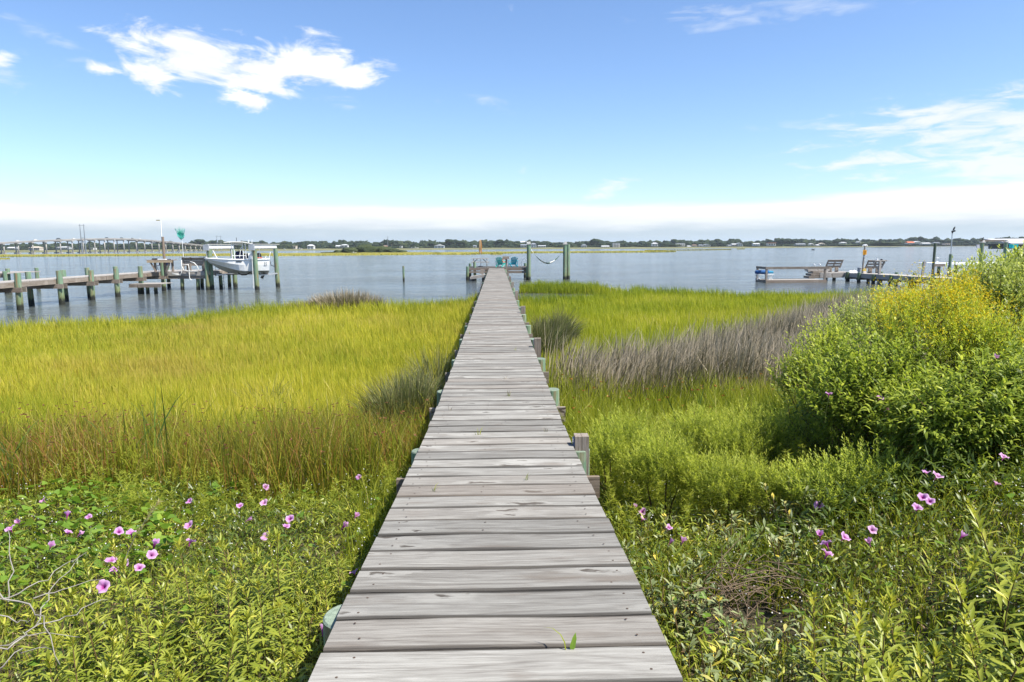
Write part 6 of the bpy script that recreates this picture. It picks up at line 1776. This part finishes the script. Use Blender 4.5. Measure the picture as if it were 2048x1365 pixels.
FENS = leafmat('feathery_leaf', [(0, (.085, .12, .014)), (.5, (.22, .255, .028)), (1, (.40, .415, .065))], transl=.48, tgain=1.35, gain=1.3)
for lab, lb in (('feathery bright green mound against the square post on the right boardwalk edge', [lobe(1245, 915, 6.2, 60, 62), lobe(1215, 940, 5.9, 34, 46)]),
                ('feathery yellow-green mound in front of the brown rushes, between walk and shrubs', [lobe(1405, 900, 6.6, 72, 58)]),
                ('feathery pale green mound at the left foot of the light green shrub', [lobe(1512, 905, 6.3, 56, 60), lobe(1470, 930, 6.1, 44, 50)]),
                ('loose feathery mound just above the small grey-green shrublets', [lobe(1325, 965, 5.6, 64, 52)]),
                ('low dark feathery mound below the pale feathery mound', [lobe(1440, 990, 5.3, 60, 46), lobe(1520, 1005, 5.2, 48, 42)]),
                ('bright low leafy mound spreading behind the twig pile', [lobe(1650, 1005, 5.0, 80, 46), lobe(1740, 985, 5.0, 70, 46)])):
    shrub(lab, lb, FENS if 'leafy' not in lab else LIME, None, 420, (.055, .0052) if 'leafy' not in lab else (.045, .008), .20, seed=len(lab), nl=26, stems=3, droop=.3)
# --- morning glory vines: heart-shaped leaves and pink trumpets
m_, N, out = mat('pink_petal')
uv = N.n('ShaderNodeAttribute', attribute_name='t').outputs['Fac']
rr = N.n('ShaderNodeAttribute', attribute_name='rnd').outputs['Fac']
col = N.ramp(uv, [(0, (.26, .01, .17)), (.18, (.44, .06, .33)), (.42, (.56, .24, .52)), (.8, (.64, .36, .64)), (1, (.68, .43, .68))])
col = N.mix(N.m('MULTIPLY', rr, .22), col, (.50, .22, .62))
col = N.mix(N.m('MULTIPLY', N.mapr(objrand(N), .55, 1), .35), col, (.75, .48, .58))
b = N.n('ShaderNodeBsdfPrincipled', i_Base_Color=col, i_Roughness=.55)
tr = N.n('ShaderNodeBsdfTranslucent', i_Color=col)
mx = N.n('ShaderNodeMixShader', i_0=.42)
N.t.links.new(b.outputs[0], mx.inputs[1]); N.t.links.new(tr.outputs[0], mx.inputs[2]); N.t.links.new(mx.outputs[0], out.inputs['Surface'])
PINK = m_
def trumpet(k, closed=0.0):
    r = random.Random(k)
    n, rings = 25, [(.0035, -.045, .0), (.006, -.02, .05), (.011, -.005, .2), (.022, .006, .45), (.034, .011, .75), (.042, .010, 1.0)]
    V, F, tt, rn = [], [], [], []
    ph = [r.uniform(0, 6.28) for _ in range(5)]
    for rad, z, t in rings:
        for i_ in range(n):
            a = 2 * math.pi * i_ / n
            lob = 1 + (.06 * math.cos(5 * a) + .07 * r.uniform(-1, 1) * (t == 1) + .06 * math.sin(2 * a + ph[0]) + .05 * math.sin(3 * a + ph[1])) * t
            q = rad * lob * (1 - closed * .55 * t)
            V.append((q * math.cos(a), q * math.sin(a), z + t * (.006 * math.sin(5 * a + ph[2]) + .007 * math.sin(2 * a + ph[3])) + closed * t * .03))
            tt.append(t); rn.append(1.0 if i_ % 5 == 0 and .2 < t < 1 else 0.0)
    for k_ in range(len(rings) - 1):
        for i_ in range(n):
            a, b_ = k_ * n + i_, k_ * n + (i_ + 1) % n
            F += [(a, b_, b_ + n), (a, b_ + n, a + n)]
    o = soup('flower', V, F, PINK, {'t': tt, 'rnd': rn}); me = o.data; bpy.data.objects.remove(o)
    return me
TR = [trumpet(k) for k in range(6)] + [trumpet(9, .6), trumpet(10, 1.0)]
def heart_leaves(n, pts, size):
    """heart-shaped leaves lying face-up on a tangle of vine"""
    sh = np.array([(0, .0, 0), (-.38, -.10, .02), (-.56, .18, .05), (-.36, .58, .03), (0, 1.0, -.06), (.36, .58, .03), (.56, .18, .05), (.38, -.10, .02), (0, .35, -.02)])
    f = [(8, 0, 1), (8, 1, 2), (8, 2, 3), (8, 3, 4), (8, 4, 5), (8, 5, 6), (8, 6, 7), (8, 7, 0)]
    az_ = U(n, 0, 6.28); tl = rng.normal(0, .38, (n, 2)); s_ = size * U(n, .55, 1.2)
    X = sh[None, :, 0] * s_[:, None]; Y_ = (sh[None, :, 1] - .3) * s_[:, None]; Z_ = sh[None, :, 2] * s_[:, None]
    c_, s2 = np.cos(az_)[:, None], np.sin(az_)[:, None]
    x_ = X * c_ - Y_ * s2; y_ = X * s2 + Y_ * c_
    z_ = Z_ + x_ * tl[:, :1] + y_ * (tl[:, 1:] - .25)
    V = np.stack([x_ + pts[:, :1], y_ + pts[:, 1:2], z_ + pts[:, 2:3]], -1)
    F = (np.arange(n)[:, None, None] * 9 + np.array(f)[None]).reshape(-1, 3)
    return V.reshape(-1, 3), F, {'rnd': np.repeat(np.clip(rng.normal(.5, .25, n), 0, 1), 9), 't': np.zeros(n * 9)}
def vine(label, flowers, keep, x0, x1, y0, y1, nleaf, size):
    c_ = np.array([(x0 + x1) / 2, (y0 + y1) / 2, 0.0]); c_[2] = float(ground_z(c_[0], c_[1]))
    root = thing('morning_glory', tuple(c_), label, 'flowering vine')
    x, y = scatter(nleaf, x0, x1, y0, y1, lambda x, y: keep(x, y))
    n = len(x)
    pts = np.stack([x, y, ground_z(x, y) + .10 + .20 * U(n) + .05 * vnoise(x, y, 2.2, 3)], -1) - c_
    V, F, A = heart_leaves(n, pts, size)
    lf = soup('foliage', V, F, VINE, A, parent=root); lf['kind'] = 'stuff'
    for (px, py, *opt) in flowers:
        off = opt[0] if opt else 0.0; Yf = opt[2] if len(opt) > 2 else None; k = opt[1] if len(opt) > 1 else random.randrange(6)
        z = 1.0
        for _ in range(6):
            p = P(px, py, z=z)
            z = .5 * z + .5 * (float(ground_z(p.x, p.y)) + .31 + off)
        p = P(px, py, Y=Yf) if Yf else P(px, py, z=z)
        o = bpy.data.objects.new('flower', TR[k]); COL.objects.link(o); o.parent = root
        o.location = p - Vector(c_)
        s_ = random.uniform(.64, .88)
        o.scale = (s_, s_, s_)
        face = Vector((random.gauss(.1, .35), random.gauss(-.42, .35), 1.0)).normalized()
        if k >= 6: face = Vector((random.gauss(.3, .4), random.gauss(0, .4), .8)).normalized()
        q = face.to_track_quat('Z', 'Y') @ Matrix.Rotation(random.uniform(0, 6), 4, 'Z').to_quaternion()
        o.rotation_euler = q.to_euler()
        tip = o.location + q @ Vector((0, 0, -.043 * s_))
        MB_ = MB().tube([tip + Vector(c_), tip + Vector(c_) + Vector((random.gauss(0, .03), random.gauss(0, .03), -.12)), tip + Vector(c_) + Vector((random.gauss(0, .04), random.gauss(0, .04), -.22))], [.0022, .002, .002], 4)
        MB_.build('stalk', STEMG, root)
vine('pink morning glory vine with heart-shaped leaves sprawling left of the boardwalk',
     [(86, 1001), (177, 1035), (137, 1065), (160, 1068, 0, 6), (102, 1092, 0, 6), (135, 1030, 0, 6), (36, 1045, 0, 6), (20, 1058), (379, 1003), (378, 1051), (381, 1083), (531, 975), (528, 1006), (480, 1012), (580, 1038), (572, 1053),
      (532, 1073, .05), (718, 955), (712, 1032, 0, 6), (689, 1052, 0, 6), (238, 1064), (262, 1066), (310, 1088, .05, 6), (304, 1110, .08), (221, 1122, .1), (250, 1128, .1), (229, 1141, .1), (279, 1136, .1), (207, 1174, .15), (708, 1145, 0), (497, 1040, 0, 7), (645, 1260, 0, 7)],
     lambda x, y: ((x < -2.55 + .25 * np.sin(y * 3)) | (U(len(x)) < .06)) & (y < 6.7) & (vnoise(x, y, 2.4, 3) > -.55), -6.2, -.85, 3.2, 6.8, 4200, .062)
vine('pink morning glory vine trailing through the weeds right of the boardwalk',
     [(1338, 1056), (1285, 1024), (1286, 1038), (1270, 1015, 0, 6), (1366, 1082, 0, 6), (1341, 1085, 0, 7), (1652, 1087, .1), (1655, 1107, .1), (1690, 1075, .1), (1640, 1070, .1, 6), (1744, 1060, .1), (1638, 1012), (1853, 945, .1), (1875, 952, .1),
      (1860, 1003, .1), (1846, 995, .1), (1835, 1016, .1), (2008, 914, 0, 1, 4.45), (1993, 967, 0, 2, 4.35), (1990, 715, 0, 6, 5.7), (1812, 762, 0, 6, 5.75), (1760, 796, 0, 3, 5.6), (1658, 788, 0, 4, 5.6), (1775, 818, 0, 6, 5.4), (1925, 1072, .2, 6), (1738, 1085, .1, 6)],
     lambda x, y: (U(len(x)) < .3) & (y < 5), .9, 5.0, 2.2, 6.5, 1500, .06)

# --- odd plants that stand out
REED = leafmat('reed_leaf', [(0, (.04, .075, .015)), (.5, (.075, .13, .02)), (1, (.14, .18, .03))], transl=.3)
def reed(label, px, rowtop, Y, n, h, spread, m_):
    p = P(px, 900, Y=Y); p.z = float(ground_z(p.x, p.y))
    root = thing('reed_clump', tuple(p), label, 'reed', 'tall green reeds')
    for k in range(n):
        a, ln = random.uniform(0, 6.28), random.uniform(.03, spread)
        v, f, at = blades(np.array([random.gauss(0, .06)]), np.array([random.gauss(0, .06)]), np.array([-.02]), h * random.uniform(.6, 1.05), random.uniform(.020, .030), ln, az=a, curve=.5, segs=6, rnd=np.array([random.uniform(0, .5)]))
        soup('leaf', v, f, m_, at, parent=root)
reed('clump of broad upright green reed blades in front of the yellow meadow', 308, 745, 7.2, 9, 1.22, .4, REED)
reed('thin green reed leaning left beside the taller reed clump', 235, 760, 7.3, 3, 1.15, .75, REED)
reed('broad green reed blades standing at the left rim of the meadow', 20, 800, 7.0, 5, .95, .5, REED)
reed('slender green reeds rising out of the grass right of the boardwalk', 1385, 760, 7.6, 5, 1.1, .4, REED)
p = P(268, 1075, Y=4.2)
root = thing('grass_seed_head', (p.x, p.y, float(ground_z(p.x, p.y))), 'bristly straw-coloured grass spike arching over the pink flowers', 'grass')
q0, q1, q2 = Vector((p.x - .12, p.y, root.location.z)), P(272, 1070, Y=4.2), P(318, 1002, Y=4.15)
MB().tube([q0, (q0 + q1) / 2 + Vector((-.05, 0, .03)), q1], [.003, .0026, .002], 5).build('stem', TWIG, root)
K = 170
t = U(K); b = np.array(q1)[None] * (1 - t[:, None]) + np.array(q2)[None] * t[:, None] - np.array(root.location)
ax = np.array((q2 - q1).normalized())
v, f, a = leaves(b, rng.normal(0, .38, (K, 3)) + ax, rng.normal(0, 1, (K, 3)), U(K, .02, .05), .0035, 0, quad=True, rnd=U(K, .7, 1))
soup('spike', v, f, leafmat('straw', [(0, (.40, .32, .14)), (1, (.58, .48, .26))], transl=.4), a, parent=root)
def branchy(name, label, cat, runs, r0, m_, Yb):
    runs = [[(q[0], q[1], q[2] - .28) for q in r_] for r_ in runs]
    pts0 = [P(*q[:2], Y=q[2]) for q in runs[0]]
    root = thing(name, tuple(pts0[0]), label, cat)
    for k, run in enumerate(runs):
        pts = [P(*q[:2], Y=q[2]) for q in run]
        fine = []
        for i_ in range(len(pts) - 1):
            for s_ in range(4):
                fine.append(pts[i_].lerp(pts[i_ + 1], s_ / 4) + Vector((random.gauss(0, .006), random.gauss(0, .01), random.gauss(0, .006))))
        fine.append(pts[-1])
        rk = r0 if k < 2 else r0 * .7
        MB().tube(fine, [rk * (1 - .7 * j / len(fine)) for j in range(len(fine))], 6).build('twig', m_, root, smooth=True)
branchy('dead_branch', 'bleached grey dead branch poking out of the weeds at the lower left', 'dead branch',
        [[(-40, 1180, 2.5), (60, 1210, 2.55), (85, 1255, 2.55), (120, 1330, 2.5)], [(-30, 1320, 2.4), (20, 1290, 2.45), (70, 1255, 2.55), (150, 1225, 2.7), (215, 1200, 2.85)],
         [(-20, 1210, 2.5), (60, 1175, 2.6), (130, 1130, 2.75), (175, 1105, 2.9)], [(20, 1205, 2.6), (22, 1120, 2.7), (15, 1055, 2.8)], [(76, 1250, 2.6), (95, 1190, 2.7), (140, 1140, 2.8), (160, 1110, 2.85)],
         [(-20, 1290, 2.5), (60, 1275, 2.5), (160, 1275, 2.6)], [(-10, 1225, 2.5), (40, 1245, 2.5), (62, 1240, 2.55)], [(-10, 1345, 2.35), (40, 1300, 2.4), (105, 1300, 2.5)], [(60, 1198, 2.6), (120, 1180, 2.7), (200, 1160, 2.85)]], .0036, TWIG, 2.5)
TWIGB = plain('dry_brown_twig', (.17, .125, .085), .9, .1, var=.35, scale=9)
root = thing('brush_pile', tuple(P(1480, 1160, Y=3.9)), 'tangle of dry brown twigs in a dark hollow right of the boardwalk', 'brush pile')
for k in range(70):
    c0 = P(1480 + random.gauss(0, 45), 1165 + random.gauss(0, 20), Y=random.uniform(3.6, 4.1)); c0.z = float(ground_z(c0.x, c0.y)) + random.uniform(.12, .36)
    a = random.uniform(0, 3.14); l = random.uniform(.08, .24); d = Vector((math.cos(a), math.sin(a) * .6, random.gauss(.1, .3))) * l
    MB().tube([c0 - d, c0 + Vector((0, 0, random.uniform(0, .05))), c0 + d], [.003, .0028, .0015], 5).build('twig', TWIGB, root)
o = None
for k, (px, py) in enumerate([(1092, 862), (955, 867), (1016, 792), (1016, 790), (1052, 961), (870, 984), (900, 820), (938, 668), (1030, 700), (1010, 757)]):
    p = P(px, py, z=deck(5)); p = P(px, py, z=deck(p.y) + .005)
    n = 5
    v, f, a = blades(rng.normal(0, .012, n), rng.normal(0, .004, n), np.full(n, -.02), U(n, .04, .10), .006, U(n, .1, .8), segs=3)
    o = soup('weed_sprout', v, f, GREENB if k % 3 else RUSH, a, loc=tuple(p))
    tag(o, 'tiny grass sprout pushing up between the boardwalk planks', 'weed', 'sprouts between the planks')
p = P(1142, 1300, z=deck(2.4))
root = thing('weed_sprout', tuple(p), 'single broad green leaf sprouting between the nearest boardwalk planks', 'weed')
v, f, a = leaves(np.array([[0., 0, -.01]]), np.array([[.25, .05, 1.0]]), np.array([[0., -1., .1]]), .08, .022, .2, shape=.42, fold=.1, rnd=np.array([.6]))
soup('leaf', v, f, VINE, a, parent=root)
v, f, a = blades(np.array([-.02]), np.array([0.]), np.array([0.]), .12, .006, 1.0, az=2.6, segs=4, rnd=np.array([.5]))
soup('stem', v, f, GREENB, a, parent=root)
# ------------------------------------------------------------------ the air over the water
m_, N, out = mat('haze_air')
pv = N.n('ShaderNodeVolumePrincipled')
pv.inputs['Color'].default_value = (.80, .90, 1.0, 1)
pv.inputs['Density'].default_value = .00013
pv.inputs['Anisotropy'].default_value = .2
N.t.links.new(pv.outputs[0], out.inputs['Volume'])
o = MB().box((0, 2900, 19.5), (9000, 6400, 43)).build('haze', m_)
tag(o, kind='stuff')
